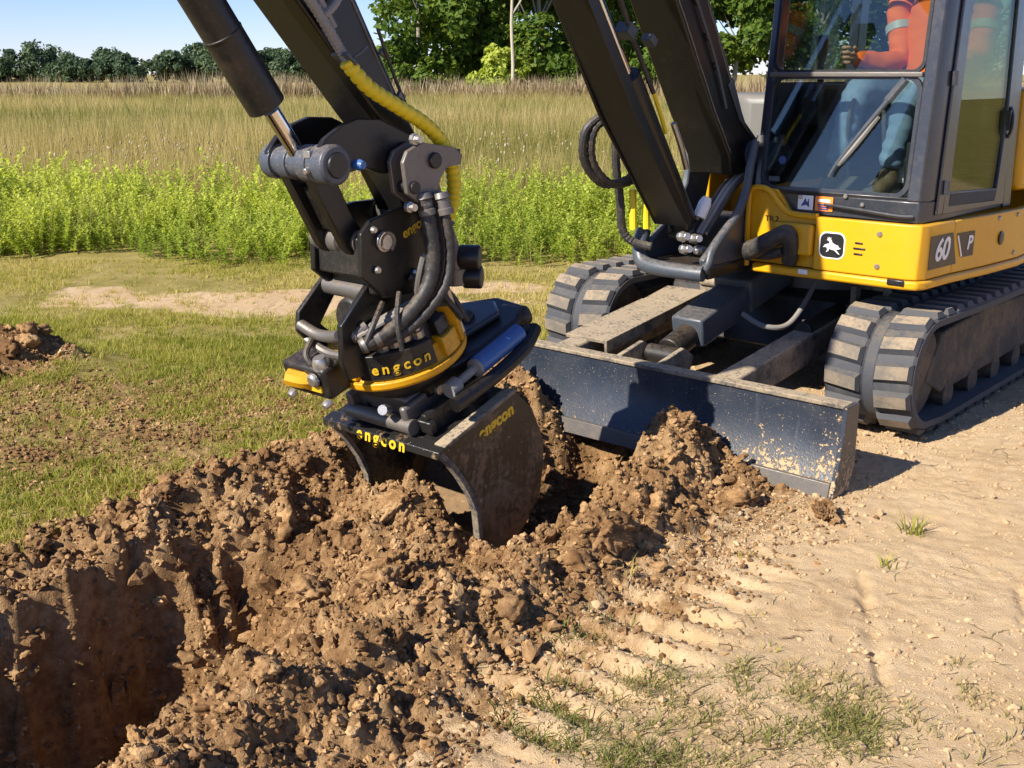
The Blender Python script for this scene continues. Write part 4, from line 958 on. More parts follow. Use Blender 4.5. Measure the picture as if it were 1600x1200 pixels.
# recessed left bay of the front
m = MB(); m.add([(0.10, 0.03, .72), (0.44, 0.03, .72), (0.44, 0.03, .95), (.30, 0.03, .97), (.235, 0.03, 1.06), (0.14, 0.03, 1.07), (0.10, 0.03, 1.05), (0.10, 0.07, .72), (0.44, 0.07, .72), (0.44, 0.07, .95), (.30, 0.07, .97), (.235, 0.07, 1.06), (0.14, 0.07, 1.07), (0.10, 0.07, 1.05)],
    [(0, 1, 2, 3, 4, 5, 6), (13, 12, 11, 10, 9, 8, 7)] + [(i, i + 7, (i + 1) % 7 + 7, (i + 1) % 7) for i in range(7)]); bay = m.build('bay_panel', M['yellow'], EX, 0.004)
m = MB(); m.tube([(0.10, 0.012, 1.045), (0.135, 0.012, 1.065), (0.20, 0.012, 1.055), (0.255, 0.012, 1.0), (0.30, 0.012, .965), (0.36, .012, .955), (.45, .012, .955)], .014, 8); m.tube([(0.105, 0.012, .70), (0.10, 0.012, .85), (0.10, 0.012, 1.045)], .013, 8); m.build('bay_rim', M['yellow'], bay)
m = MB(); m.box((.345, 0.0, .85), (.19, .05, .14)); m.build('bay_cover', M['yellow'], bay, 0.012)
m = MB(); m.tube([(0.13, -0.04, .775), (.19, -.05, .80), (.27, -.05, .845), (.335, -.045, .875), (.345, -.02, .80), (.33, .0, .74)], (.046, .036), 14); m.build('swing_hose', M['hose'], EX)
m = MB(); m.tube([(0.16, -0.02, .76), (.24, -.03, .765), (.31, -.03, .79)], .022, 10); m.build('swing_hose', M['hose'], EX)
text('panel_lettering', 'TR.2', 0.036, (.215, 0.027, .925), (1, 0, 0), (0, 0, 1), M['decal_black'], bay)
for x, z in ((.425, .90), (.425, .79), (.745, .905), (.745, .765), (.27, .895), (.32, .91)):
    m = MB(); m.lathe((x, 0.004, z), (x, -0.010, z), [(0, .013), (.5, .013), (1, .008)], 12); m.build('bolt', M['bright'], EX)
# emblem with leaping deer, vents, towing slot
def rrect(w, h, r, n=5):
    P = []
    for cx, cy, a0 in ((w / 2 - r, h / 2 - r, 0), (-w / 2 + r, h / 2 - r, 90), (-w / 2 + r, -h / 2 + r, 180), (w / 2 - r, -h / 2 + r, 270)):
        for i in range(n + 1): a = R(a0 + 90 * i / n); P.append((cx + r * math.cos(a), cy + r * math.sin(a)))
    return P
def flat(name, poly, origin, xd, yd, d, mat, parent):
    xd = Vector(xd).normalized(); yd = Vector(yd).normalized(); nz = xd.cross(yd); o = Vector(origin); n = len(poly)
    vs = [o + xd * a + yd * b for a, b in poly] + [o + xd * a + yd * b + nz * d for a, b in poly]
    m = MB(); m.add(vs, [tuple(range(n)), tuple(range(2 * n - 1, n - 1, -1))] + [(i, (i + 1) % n, n + (i + 1) % n, n + i) for i in range(n)])
    return m.build(name, mat, parent, smooth=False)
E0 = (.532, -0.0005, .836)
emb = flat('emblem', rrect(.122, .118, .032), E0, (1, 0, 0), (0, 0, 1), .0022, M['decal_white'], front)
flat('emblem_field', rrect(.110, .106, .028), (E0[0], -.0027, E0[2]), (1, 0, 0), (0, 0, 1), .0012, M['decal_black'], emb)
deer = [(-.040, -.006), (-.034, .004), (-.022, .010), (-.012, .012), (-.012, .020), (-.018, .026), (-.026, .026), (-.020, .030), (-.022, .040), (-.016, .033), (-.014, .042), (-.010, .033), (-.004, .041), (-.006, .030), (-.001, .026), (.001, .018), (.010, .012), (.020, .008), (.030, .006),
        (.034, -.002), (.044, -.006), (.032, -.010), (.020, -.012), (.030, -.022), (.040, -.034), (.028, -.028), (.014, -.016), (.000, -.014), (-.010, -.010), (-.014, -.020), (-.026, -.028), (-.020, -.018), (-.022, -.006), (-.032, -.004)]
flat('emblem_deer', deer[::-1], (E0[0], -.0040, E0[2] - .004), (1, 0, 0), (0, 0, 1), .0012, M['decal_white'], emb)
for i, (dx, w) in enumerate(((.0, .035), (.004, .055), (.0, .04))):
    m = MB(); m.box((.655 + dx, -0.002, .858 - .024 * i), (w, .006, .008)); m.build('vent_slot', M['decal_black'], front, 0.002)
m = MB(); m.box((.835, -0.008, SK0 + .022), (.075, .012, .026)); m.build('tow_slot', M['decal_black'], EX, 0.005)
m = MB(); m.box((.405, -0.010, SK0 + .020), (.045, .006, .022)); m.build('small_plate', M['decal_white'], EX, 0.002)
# model lettering on the side panel
def side_at(y): return np.interp(y, [0.06, .30, .62, .95, 1.35], [.935, .955, 1.0, 1.03, 1.01])
ds = Vector((side_at(.30) - side_at(.06), .24, 0)).normalized()
so_ = lambda y, z, e: (side_at(y) + e, y, z)
lab = flat('model_plate', [(-.150, -.075), (.11, -.075), (.055, .068), (-.150, .068)], so_(.225, .835, .001), ds, (0, 0, 1), .002, M['decal_black'], front)
text('model_number', '60', .135, so_(.185, .835, .0042), ds, (0, 0, 1), M['decal_white'], lab, .0008, 0.18, 0.95, .003)
ds2 = Vector((side_at(.62) - side_at(.30), .32, 0)).normalized()
lab2 = flat('model_plate', [(-.10, .052), (-.045, -.058), (.055, -.058), (.055, .052)], so_(.42, .842, .001), ds2, (0, 0, 1), .002, M['decal_black'], front)
text('model_letter', 'P', .085, so_(.432, .842, .0042), ds2, (0, 0, 1), M['decal_white'], lab2, .0008, 0.18, 1, .002)
flat('plate_stripe', [(-.088, .040), (-.040, -.058), (-.028, -.058), (-.076, .040)], so_(.405, .846, .0035), ds2, (0, 0, 1), .001, M['decal_white'], lab2)
m = MB(); p = so_(.74, .835, .0); m.lathe(p, (p[0] + .008, p[1], p[2]), [(0, .032), (.6, .032), (1, .024)], 18); m.build('side_plug', M['decal_black'], EX)
for y, z in ((.70, .93), (.9, .93), (.9, .75), (1.2, .9)):
    m = MB(); p = so_(y, z, -.002); m.lathe(p, (p[0] + .01, p[1], p[2]), [(0, .011), (.6, .011), (1, .007)], 10); m.build('bolt', M['bright'], EX)

# ---- cab
CZ0, CZ1, CT = 0.955, 1.055, 2.50
cabm = MB()
# bottom sill band, wraps front and side
cabm.zprism([(0.10, 0.055), (0.80, 0.035), (0.885, 0.045), (0.905, 0.075), (0.925, 0.30), (0.945, 0.92), (0.90, 0.92), (0.86, 0.12), (0.10, 0.12)], CZ0 + .002, CZ1 - .006)
sill = cabm.build('cab_sill', M['cab'], EX, 0.006)
m = MB(); m.tube([(0.47, .020, CZ0 + .055), (.62, .014, CZ0 + .045), (.80, .016, CZ0 + .03), (.87, .03, CZ0 + .03)], .007, 8); m.build('sill_trim', M['cab'], sill)
def post(name, plan0, plan1, z0, z1, mat=M['cab'], bev=0.006, parent=EX, nseg=1):
    """loft between two plan polygons"""
    n = len(plan0); vs = []; fs = []
    for k in range(nseg + 1):
        t = k / nseg; vs += [(a + (c - a) * t, b + (d - b) * t, z0 + (z1 - z0) * t) for (a, b), (c, d) in zip(plan0, plan1)]
    fs = [tuple(range(n - 1, -1, -1)), tuple(range(nseg * n, nseg * n + n))]
    for k in range(nseg): fs += [(k * n + i, k * n + (i + 1) % n, (k + 1) * n + (i + 1) % n, (k + 1) * n + i) for i in range(n)]
    m = MB(); m.add(vs, fs); return m.build(name, mat, parent, bev)
# left (image) front post, wide corner post, rear post
post('cab_post', [(.098, .052), (.140, .045), (.140, .12), (.098, .15)], [(.105, .19), (.150, .185), (.150, .26), (.105, .29)], CZ1 - .01, 2.45)
post('cab_post', [(.832, .030), (.890, .045), (.908, .085), (.912, .17), (.868, .17), (.862, .09), (.832, .075)], [(.836, .175), (.884, .19), (.900, .23), (.900, .31), (.858, .31), (.852, .23), (.836, .22)], CZ1 - .01, 2.45, bev=.008)
post('door_rail', [(.9135, .145), (.925, .150), (.927, .215), (.912, .215)], [(.902, .285), (.913, .29), (.915, .345), (.902, .345)], CZ0 + .03, 2.4, M['cab'], .005)
post('cab_post', [(.895, .90), (.952, .90), (.955, 1.0), (.895, 1.0)], [(.86, .93), (.915, .93), (.915, 1.03), (.86, 1.03)], CZ0, 2.45)
post('cab_post', [(.098, .90), (.15, .90), (.15, 1.0), (.098, 1.0)], [(.11, .93), (.16, .93), (.16, 1.03), (.11, 1.03)], CZ0, 2.45)
m = MB(); m.zprism([(.09, .15), (.88, .13), (.93, .24), (.94, 1.0), (.09, 1.04)], 2.42, CT); m.build('cab_roof', M['cab'], EX, 0.03, seg=3)
# lower frame of the windscreen: bottom bar with round corners, cross bar
yf = lambda z: 0.050 + (z - 1.06) * 0.095
def frame_ring(name, x0, x1, z0, z1, r, w, th, mat):
    """rounded opening frame lying in the raked windscreen plane"""
    a = rrect(x1 - x0, z1 - z0, r, 6); b = rrect(x1 - x0 + 2 * w, z1 - z0 + 2 * w, r + w * .6, 6); n = len(a); cx, cz = (x0 + x1) / 2, (z0 + z1) / 2; vs = []
    for P, dy in ((a, 0), (b, 0), (a, th), (b, th)): vs += [(cx + p, yf(cz + q) - th * .5 + dy, cz + q) for p, q in P]
    fs = []
    for i in range(n):
        j = (i + 1) % n; fs += [(i, j, n + j, n + i), (2 * n + i, 3 * n + i, 3 * n + j, 2 * n + j), (n + i, n + j, 3 * n + j, 3 * n + i), (i, 2 * n + i, 2 * n + j, j)]
    m = MB(); m.add(vs, fs); return m.build(name, mat, EX, 0.0, True, 40)
def pane(name, x0, x1, z0, z1, r, mat, parent, dy=0.0, th=.005):
    a = rrect(x1 - x0, z1 - z0, r, 6); n = len(a); cx, cz = (x0 + x1) / 2, (z0 + z1) / 2
    vs = [(cx + p, yf(cz + q) + dy, cz + q) for p, q in a] + [(cx + p, yf(cz + q) + dy + th, cz + q) for p, q in a]
    m = MB(); m.add(vs, [tuple(range(n)), tuple(range(2 * n - 1, n - 1, -1))] + [(i, (i + 1) % n, n + (i + 1) % n, n + i) for i in range(n)]); return m.build(name, mat, parent, smooth=False)
lowf = frame_ring('lower_window', .150, .818, 1.075, 1.545, .055, .018, .022, M['cab']); pane('window_pane', .145, .823, 1.07, 1.55, .055, M['glass'], lowf)
lowf['label'] = 'lower front cab window with rounded bottom corners'
upf = frame_ring('upper_window', .152, .822, 1.585, 2.38, .04, .014, .022, M['decal_black']); pane('window_pane', .148, .826, 1.58, 2.385, .04, M['glass'], upf)
upf['label'] = 'upper front cab window'
m = MB(); m.box((.485, yf(1.565) - .012, 1.565), (.70, .03, .022)); m.build('window_bar', M['steel'], EX, 0.005)
m = MB(); m.prism([(yf(1.0), CZ1 - .012), (yf(1.0) - .012, 1.062), (yf(1.0) + .05, 1.062), (yf(1.0) + .05, CZ1 - .012)], .14, .84); m.build('lower_sash', M['cab'], sill, 0.004)
# side door: frame + tinted panes
xs = lambda y, z: np.interp(y, [.1, .95], [.917, .948]) - (z - 1.05) * .026
def door_poly(pts, t): return [(xs(y, z) + t, y, z) for y, z in pts]
def door_frame(o_, i_):
    n = len(o_); vs = door_poly(o_, .006) + door_poly(i_, .006) + door_poly(o_, -.022) + door_poly(i_, -.022); fs = []
    for i in range(n):
        j = (i + 1) % n; fs += [(i, j, n + j, n + i), (2 * n + i, 3 * n + i, 3 * n + j, 2 * n + j), (i, 2 * n + i, 2 * n + j, j), (n + i, n + j, 3 * n + j, 3 * n + i)]
    m = MB(); m.add(vs, fs); return m
do = [(.205, .985), (.895, .975), (.92, 1.4), (.93, 2.40), (.42, 2.40), (.30, 1.8)]; di = [(.262, 1.075), (.80, 1.055), (.855, 1.4), (.875, 2.33), (.47, 2.33), (.345, 1.8)]
door = door_frame(do, di).build('side_door', M['cab'], EX, 0.004)
n = len(di); m = MB(); vs = door_poly(di, -.004) + door_poly(di, -.010); m.add(vs, [tuple(range(n)), tuple(range(2 * n - 1, n - 1, -1))] + [(i, (i + 1) % n, n + (i + 1) % n, n + i) for i in range(n)]); m.build('window_pane', M['glass_side'], door, smooth=False)
m = MB(); m.add(door_poly([(.262, 1.015), (.78, .998), (.80, 1.05), (.268, 1.068)], .008) + door_poly([(.262, 1.015), (.78, .998), (.80, 1.05), (.268, 1.068)], -.02), [(0, 1, 2, 3), (7, 6, 5, 4), (0, 4, 5, 1), (1, 5, 6, 2), (2, 6, 7, 3), (3, 7, 4, 0)]); m.build('door_kick_panel', M['interior'], door, 0.003)
m = MB(); m.tube([(xs(.86, 1.42) + .008, .875, 1.42), (xs(.86, 1.38) + .022, .873, 1.38), (xs(.86, 1.30) + .022, .870, 1.32), (xs(.86, 1.28) + .008, .868, 1.28)], .008, 8); m.box((xs(.84, 1.32) + .01, .865, 1.36), (.02, .04, .09)); m.build('door_handle', M['decal_black'], door)
for z in (1.10, 1.55):
    m = MB(); m.cyl((xs(.2, z) + .012, .205, z - .03), (xs(.2, z) + .012, .205, z + .03), .014, None, 10); m.build('door_hinge', M['cab'], door)
# rear and right walls of the cab
m = MB(); m.box((.52, .985, 1.19), (.80, .03, .47)); m.build('cab_back_wall', M['interior'], EX, 0.004)
def slab(x0, x1, y0, y1, z0, z1, name, mat, parent=EX): m = MB(); m.box(((x0 + x1) / 2, (y0 + y1) / 2, (z0 + z1) / 2), (x1 - x0, y1 - y0, z1 - z0)); return m.build(name, mat, parent)
slab(.15, .86, .975, .981, 1.43, 2.40, 'rear_window', M['glass_clear'])
slab(.104, .112, .16, .90, 1.06, 1.53, 'right_wall_panel', M['interior'])
slab(.104, .112, .20, .90, 1.535, 2.42, 'right_window', M['glass_clear'])
slab(.11, .90, .10, .98, 1.00, 1.03, 'cab_floor', M['interior'])
# interior: seat, consoles, levers, monitor, wiper
m = MB(); m.box((.54, .76, 1.22), (.44, .40, .20)); m.build('seat_base', M['interior'], EX, 0.02)
m = MB(); m.box((.54, .74, 1.37), (.46, .44, .12)); seat = m.build('seat', M['seat'], EX, 0.04, seg=3)
m = MB(); m.box((.54, .94, 1.72), (.44, .06, .66), (R(-4), 0, 0)); m.build('backrest', M['seat'], seat, 0.04, seg=3)
for sx in (-1, 1):
    m = MB(); m.box((.50 + sx * .30, .55, 1.42), (.13, .40, .20)); con = m.build('console', M['interior'], EX, 0.02)
    m = MB(); m.tube([(.50 + sx * .28, .42, 1.50), (.50 + sx * .275, .38, 1.58), (.50 + sx * .26, .36, 1.63)], (.014, .017), 10); m.lathe((.50 + sx * .26, .36, 1.62), (.50 + sx * .255, .345, 1.74), [(0, .02), (.4, .026), (.8, .028), (1, .018)], 12); m.build('joystick', M['decal_black'], con)
m = MB()
for sx in (-.09, .09): m.tube([(.52 + sx, .34, 1.04), (.52 + sx, .30, 1.2), (.52 + sx * .9, .27, 1.38), (.52 + sx * .8, .29, 1.46)], .010, 8)
m.build('travel_lever', M['steel'], EX)
m = MB()
for sx in (-.09, .09): m.box((.52 + sx, .24, 1.07), (.10, .20, .02), (R(20), 0, 0))
m.build('foot_pedal', M['steel'], EX, 0.004)
m = MB(); m.box((.77, .30, 1.16), (.10, .10, .24)); m.box((.72, .40, 1.28), (.18, .06, .10)); m.build('switch_panel', M['interior'], EX, 0.01)
flat('panel_sticker', rrect(.09, .03, .004), (.71, .365, 1.235), (1, 0, 0), (0, 0, 1), .001, M['decal_yellow'], EX)
flat('panel_sticker', rrect(.09, .09, .004), (.70, .34, 1.14), (1, 0, 0), (0, 0, 1), .001, M['decal_white'], EX)
m = MB(); y_ = lambda z: yf(z) - .022
m.tube([(.765, y_(1.545), 1.545), (.70, y_(1.46), 1.46)], .018, 8); m.tube([(.70, y_(1.46), 1.46), (.58, y_(1.30), 1.30), (.50, y_(1.18), 1.18), (.475, y_(1.12), 1.13)], (.011, .006), 8); wip = m.build('wiper_arm', M['casting'], EX)
m = MB(); m.tube([(.66, y_(1.405) + .010, 1.395), (.57, y_(1.28) + .008, 1.265), (.505, y_(1.18) + .008, 1.185)], .013, 8); m.build('wiper_blade', M['hose_grey'], wip)
# small stickers on the glass and the warning label
flat('window_sticker', rrect(.035, .035, .016), (.232, yf(1.19) - .002, 1.19), (1, 0, 0), (0, 0.095, 1), .001, M['decal_blue'], lowf)
flat('window_sticker', rrect(.055, .022, .003), (.20, yf(1.105) - .002, 1.105), (1, 0, 0), (0, 0.095, 1), .001, M['casting'], lowf)
for i, (dx, w, mt) in enumerate(((-.055, .075, 'decal_white'), (.035, .085, 'decal_orange'))):
    wl = flat('warning_label', rrect(w, .064, .004), (.425 + dx, .0405 - .001 * i, 1.010), (1, -.027, 0), (0, 0, 1), .0016, M[mt], sill)
    if i == 0: flat('label_figure', [(-.022, -.018), (.0, .02), (.008, .0), (.016, .02), (.02, -.02), (.004, -.01)], (.425 + dx, .0385, 1.010), (1, -.027, 0), (0, 0, 1), .001, M['decal_blue'], wl)
    else:
        flat('label_bar', rrect(.060, .012, .001), (.425 + dx, .0370, 1.024), (1, -.027, 0), (0, 0, 1), .001, M['decal_white'], wl)
        for q in range(3): flat('label_line', rrect(.062 - .008 * q, .006, .001), (.425 + dx, .0370, 1.006 - .010 * q), (1, -.027, 0), (0, 0, 1), .001, M['decal_blue'], wl)
for x, z in ((.345, 1.035), (.64, 1.02), (.56, 1.05), (.16, 1.05)):
    m = MB(); m.lathe((x, .036, z), (x, .026, z), [(0, .010), (.5, .010), (1, .006)], 10); m.build('bolt', M['bright'], sill)

# ---- swing casting and boom foot
m = MB()
for x0, x1 in ((.05, .085), (-.285, -.25)):
    m.prism([(-.30, .70), (-.33, .76), (-.24, .82), (-.06, .93), (.03, 1.06), (.045, 1.15), (.06, 1.26), (.15, 1.29), (.24, 1.26), (.26, 1.16), (.20, .95), (.16, .70)], x0, x1)
cast = m.build('swing_casting', M['casting'], EX, 0.008)
m = MB(); m.box((-.10, -.06, .70), (.40, .50, .06)); m.box((-.10, .10, .80), (.30, .20, .24)); m.build('casting_base', M['black_dusty'], cast, 0.01)
# pale rounded rim rod of the casting: up the near cheek and across the foot
m = MB(); m.tube([(.105, .03, 1.27), (.105, -.005, 1.16), (.105, -.03, 1.05), (.10, -.09, .95), (.09, -.20, .86), (.085, -.27, .80), (.085, -.30, .74), (.08, -.33, .71)], (.020, .022), 12); m.build('casting_rim', M['casting'], cast)
m = MB(); m.tube([(.085, -.335, .70), (0, -.345, .70), (-.15, -.35, .705), (-.24, -.34, .72), (-.275, -.32, .78), (-.285, -.28, .86)], .036, 14); m.build('casting_foot', M['casting'], cast)
m = MB(); m.lathe((-.30, .15, 1.205), (.20, .15, 1.205), [(0, .05), (.02, .062), (.76, .062), (.77, .078), (.90, .078), (.905, .066), (.97, .066), (1, .05)], 24); m.build('boom_foot_pin', M['casting'], EX, 0.003)
m = MB(); m.box((.115, .075, 1.27), (.05, .02, .05)); m.lathe((.175, .09, 1.265), (.175, .09, 1.29), [(0, .012), (1, .010)], 8); m.build('pin_keeper', M['bright'], EX, 0.003)
# boom: box section from foot pin up to the knee, then forward
def boom_poly():
    return [(-.02, 1.115), (.16, 1.115), (.215, 1.20), (.20, 1.27), (.07, 1.36), (-.28, 1.875), (-.62, 2.42), (-.80, 2.66), (-1.05, 2.80), (-1.6, 2.84), (-3.05, 2.46), (-3.16, 2.38), (-3.12, 2.28), (-3.0, 2.26), (-1.75, 2.55), (-1.25, 2.52), (-.98, 2.40), (-.78, 2.18), (-.545, 1.86), (-.20, 1.38), (-.05, 1.20)]
def prism_tri(poly, x0, x1):
    """extruded outline with its caps cut into triangles"""
    from mathutils.geometry import tessellate_polygon
    n = len(poly); tri = tessellate_polygon([[Vector((0, y, z)) for y, z in poly]])
    vs = [(x0, y, z) for y, z in poly] + [(x1, y, z) for y, z in poly]; fs = [tuple(t) for t in tri] + [tuple(i + n for i in t[::-1]) for t in tri] + [(i, (i + 1) % n, n + (i + 1) % n, n + i) for i in range(n)]
    m = MB(); m.add(vs, fs); return m
boom = prism_tri(boom_poly(), XC - .11, XC + .12).build('boom', M['black'], EX, 0.008)
m = MB(); m.add([(XC + .1215, y, z) for y, z in ((-.10, 1.52), (.02, 1.36), (.09, 1.32), (.03, 1.40), (-.06, 1.55))] + [(XC + .127, y, z) for y, z in ((-.10, 1.52), (.02, 1.36), (.09, 1.32), (.03, 1.40), (-.06, 1.55))], [(4, 3, 2, 1, 0), (5, 6, 7, 8, 9)] + [(i, (i + 1) % 5, 5 + (i + 1) % 5, 5 + i) for i in range(5)]); m.build('boom_gusset', M['casting'], boom, 0.002)
# boom cylinder with guard plates
m = MB(); m.cyl((XC, -.22, .89), (XC, -.72, 1.56), .064, None, 24); m.cyl((XC - .07, -.20, .865), (XC + .07, -.20, .865), .055, None, 20); bcyl = m.build('boom_cylinder', M['black'], EX, 0.006)
m = MB(); m.cyl((XC, -.72, 1.56), (XC, -1.12, 2.10), .034, None, 18); m.build('cylinder_rod', M['chrome'], bcyl)
m = MB()
pa = [(-.70, 1.385), (-.755, 1.385), (-1.22, 2.02), (-1.16, 2.06)]
m.prism([(-.325, .90), (-.75, 1.385), (-1.25, 2.05), (-1.20, 2.09), (-.70, 1.42), (-.29, .925)], XC - .085, XC + .085)
m.prism([(-.33, .90), (-.78, 1.40), (-1.24, 2.05), (-1.12, 2.12), (-.66, 1.47), (-.24, .96)], XC - .092, XC - .080)
m.build('rod_guard', M['black'], bcyl, 0.004)
m = MB(); m.tube([(XC + .04, -.46, 1.32), (XC + .045, -.52, 1.41), (XC + .05, -.58, 1.49)], .009, 8); m.build('hose_line', M['hose_yellow'], EX)
m = MB(); m.tube([(XC + .05, -.58, 1.49), (XC + .05, -.72, 1.68), (XC + .06, -.9, 1.93), (XC + .06, -1.05, 2.15)], .011, 8); m.build('hose_line', M['hose'], EX)
m = MB(); m.tube([(XC + .05, -.30, 1.16), (XC + .055, -.36, 1.26), (XC + .05, -.42, 1.36)], .014, 8); m.build('hose_line', M['bright'], EX)
m = MB(); m.box((XC + .03, -.76, 1.735), (.07, .06, .05), (R(-35), 0, 0)); m.box((XC + .09, -.68, 1.70), (.05, .05, .035), (R(-35), 0, 0)); m.build('hose_clamp', M['casting'], EX, 0.004)
# hose loop left of the boom cylinder
for k, (dx, dy) in enumerate(((0, 0), (.022, .03))):
    m = MB(); m.tube([(XC - .15 + dx, -.66 + dy, 1.40), (XC - .20 + dx, -.72 + dy, 1.33), (XC - .22 + dx, -.70 + dy, 1.20), (XC - .20 + dx, -.60 + dy, 1.10), (XC - .17 + dx, -.48 + dy, 1.10), (XC - .12 + dx, -.40, 1.16)], .020, 10, 8, .003, 2); m.build('hydraulic_hose', M['hose'], EX)
m = MB(); m.tube([(XC - .20, -.50, 1.30), (XC - .205, -.48, 1.15), (XC - .20, -.45, 1.0), (XC - .20, -.43, .88), (XC - .16, -.40, .82), (XC - .08, -.36, .80)], .021, 10, 8, .003, 2); m.build('hydraulic_hose', M['hose'], EX)
for dx, y in ((0, -.42), (.03, -.36)):
    m = MB(); m.tube([(XC - .155 + dx, y, 1.06), (XC - .150 + dx, y, .97), (XC - .145 + dx, y, .88)], .017, 10); m.build('yellow_hose_sleeve', M['hose_yellow'], EX)
for (y, z, q) in ((-.36, .86, .05), (-.33, .80, .045), (-.26, .84, .05), (-.20, .78, .04)):
    m = MB(); m.lathe((XC + .02 + q, y, z), (XC + .08 + q, y - .03, z + .01), [(0, .022), (.4, .026), (.6, .018), (1, .018)], 8); m.build('hose_fitting', M['bright'], EX, 0.002)
for i in range(4):
    m = MB(); x = XC + .05 + .022 * i; m.tube([(x, -.22, .86), (x + .01, -.12, .96), (x + .02, -.03, 1.05), (x + .02, .08, 1.11)], .011, 8); m.build('valve_hose', M['hose_grey' if i in (1, 2) else 'hose'], EX)
m = MB(); m.lathe((XC + .06, -.19, .93), (XC + .075, -.15, 1.02), [(0, .03), (.7, .03), (1, .02)], 12); m.build('filter_can', M['decal_white'], EX, 0.003)

# ---- arm
arm_poly = [(-2.49, 1.78), (-2.16, 1.41), (-2.125, 1.30), (-2.035, 1.145), (-2.02, 1.10), (-1.975, 1.085), (-1.935, 1.11), (-1.945, 1.18), (-2.02, 1.365), (-2.10, 1.51), (-2.256, 1.784), (-2.62, 2.30), (-3.0, 2.62), (-3.4, 2.95), (-3.52, 2.9), (-3.30, 2.55), (-2.98, 2.33)]
arm = prism_tri(arm_poly, XC - .10, XC + .10).build('arm', M['black'], EX, 0.008)
m = MB()                                                       # welded edge ribs on the front face
for x in (XC - .098, XC + .030): m.add([(x + a, y + b * .75, z + b * .65 * -1) for (y, z) in ((-2.165, 1.42), (-2.49, 1.782), (-2.80, 2.12)) for a, b in ((0, -.012), (.016, -.012), (.016, .004), (0, .004))], [(i * 4 + j, i * 4 + (j + 1) % 4, i * 4 + 4 + (j + 1) % 4, i * 4 + 4 + j) for i in range(2) for j in range(4)] + [(3, 2, 1, 0), (8, 9, 10, 11)])
m.build('arm_weld_rib', M['black_dusty'], arm, 0.002)
# weld beads and small fittings that break up the plain plates
def bead(name, poly, x, parent, r=.0045, closed=True):
    m = MB(); P = poly + ([poly[0]] if closed else []); rr = random.Random(len(P)); pts = []
    for (y0, z0), (y1, z1) in zip(P[:-1], P[1:]):
        k = max(1, int(math.hypot(y1 - y0, z1 - z0) / .05))
        pts += [(x + rr.uniform(-.001, .001), y0 + (y1 - y0) * i / k, z0 + (z1 - z0) * i / k) for i in range(k)]
    pts.append((x, P[-1][0], P[-1][1])); m.tube(pts, r, 6, 2, .0012, 2); return m.build(name, M['steel'], parent)
def inset(poly, d):
    c = [sum(p[0] for p in poly) / len(poly), sum(p[1] for p in poly) / len(poly)]; n = len(poly); out = []
    a = sum(poly[i][0] * poly[(i + 1) % n][1] - poly[(i + 1) % n][0] * poly[i][1] for i in range(n)); sg = 1 if a > 0 else -1
    for i in range(n):
        p, q, r = Vector(poly[i - 1]), Vector(poly[i]), Vector(poly[(i + 1) % n]); t = ((q - p).normalized() + (r - q).normalized())
        t = t.normalized() if t.length > 1e-4 else Vector((1, 0)); out.append((q.x - t.y * d * sg, q.y + t.x * d * sg))
    return out
bead('weld_bead', inset(boom_poly()[2:8] + boom_poly()[16:], .020), XC + .1205, boom, closed=False)
bead('weld_bead', inset(arm_poly[8:12], .018), XC + .1005, arm, closed=False)
for (y, z) in ((-.22, 1.60), (-.30, 1.72), (-.40, 1.86)):
    m = MB(); m.box((XC + .128, y, z), (.016, .035, .02), (R(-35), 0, 0)); m.build('line_clamp', M['black_dusty'], boom, .003)
m = MB(); m.tube([(XC + .132, -.12, 1.42), (XC + .134, -.22, 1.60), (XC + .134, -.30, 1.72), (XC + .134, -.40, 1.86), (XC + .134, -.56, 2.10)], .007, 8); m.build('steel_line', M['casting'], boom)
m = MB(); m.tube([(XC + .130, -2.20, 1.70), (XC + .112, -2.12, 1.56), (XC + .112, -2.06, 1.45)], .006, 8); m.build('grease_line', M['hose'], arm)
for (y, z) in ((-2.16, 1.63), (-2.09, 1.50)):
    m = MB(); m.box((XC + .108, y, z), (.016, .03, .02), (R(-30), 0, 0)); m.build('line_clamp', M['steel'], arm, .002)
# rocker levers with curved top edge, both sides
rock = [(-2.465, 1.300), (-2.462, 1.335), (-2.42, 1.382), (-2.36, 1.415), (-2.29, 1.436), (-2.20, 1.432), (-2.06, 1.375), (-2.0, 1.30), (-2.03, 1.262), (-2.19, 1.262), (-2.27, 1.285), (-2.36, 1.27), (-2.41, 1.255)]
for x0, x1 in ((XC + .104, XC + .128), (XC - .128, XC - .104)): prism_tri(rock, x0, x1).build('rocker_lever', M['black'], EX, 0.004)
m = MB(); m.lathe((XC - .155, -2.412, 1.303), (XC + .165, -2.412, 1.303), [(0, .048), (.02, .056), (.16, .056), (.165, .046), (.24, .046), (.245, .054), (.40, .054), (.405, .047), (.56, .047), (.565, .058), (.72, .058), (.725, .052), (.76, .052), (.765, .062), (.97, .062), (1, .054)], 26)
pin = m.build('link_pin', M['pinblue'], EX, 0.002)
m = MB(); m.lathe((XC + .165, -2.412, 1.303), (XC + .172, -2.412, 1.303), [(0, .040), (1, .036)], 22); m.build('pin_cap', M['decal_black'], pin)
m = MB(); m.box((XC + .095, -2.455, 1.335), (.03, .035, .022)); m.build('pin_stop', M['bright'], pin, 0.002)
m = MB(); m.lathe((XC + .10, -2.468, 1.29), (XC + .10, -2.485, 1.285), [(0, .012), (1, .010)], 8); m.build('grease_fitting', M['bright'], pin, 0.002)
m = MB(); m.lathe((XC + .15, -2.33, 1.30), (XC + .19, -2.33, 1.30), [(0, .016), (.6, .018), (1, .012)], 12); m.build('pin_bolt', M['blue'], EX)
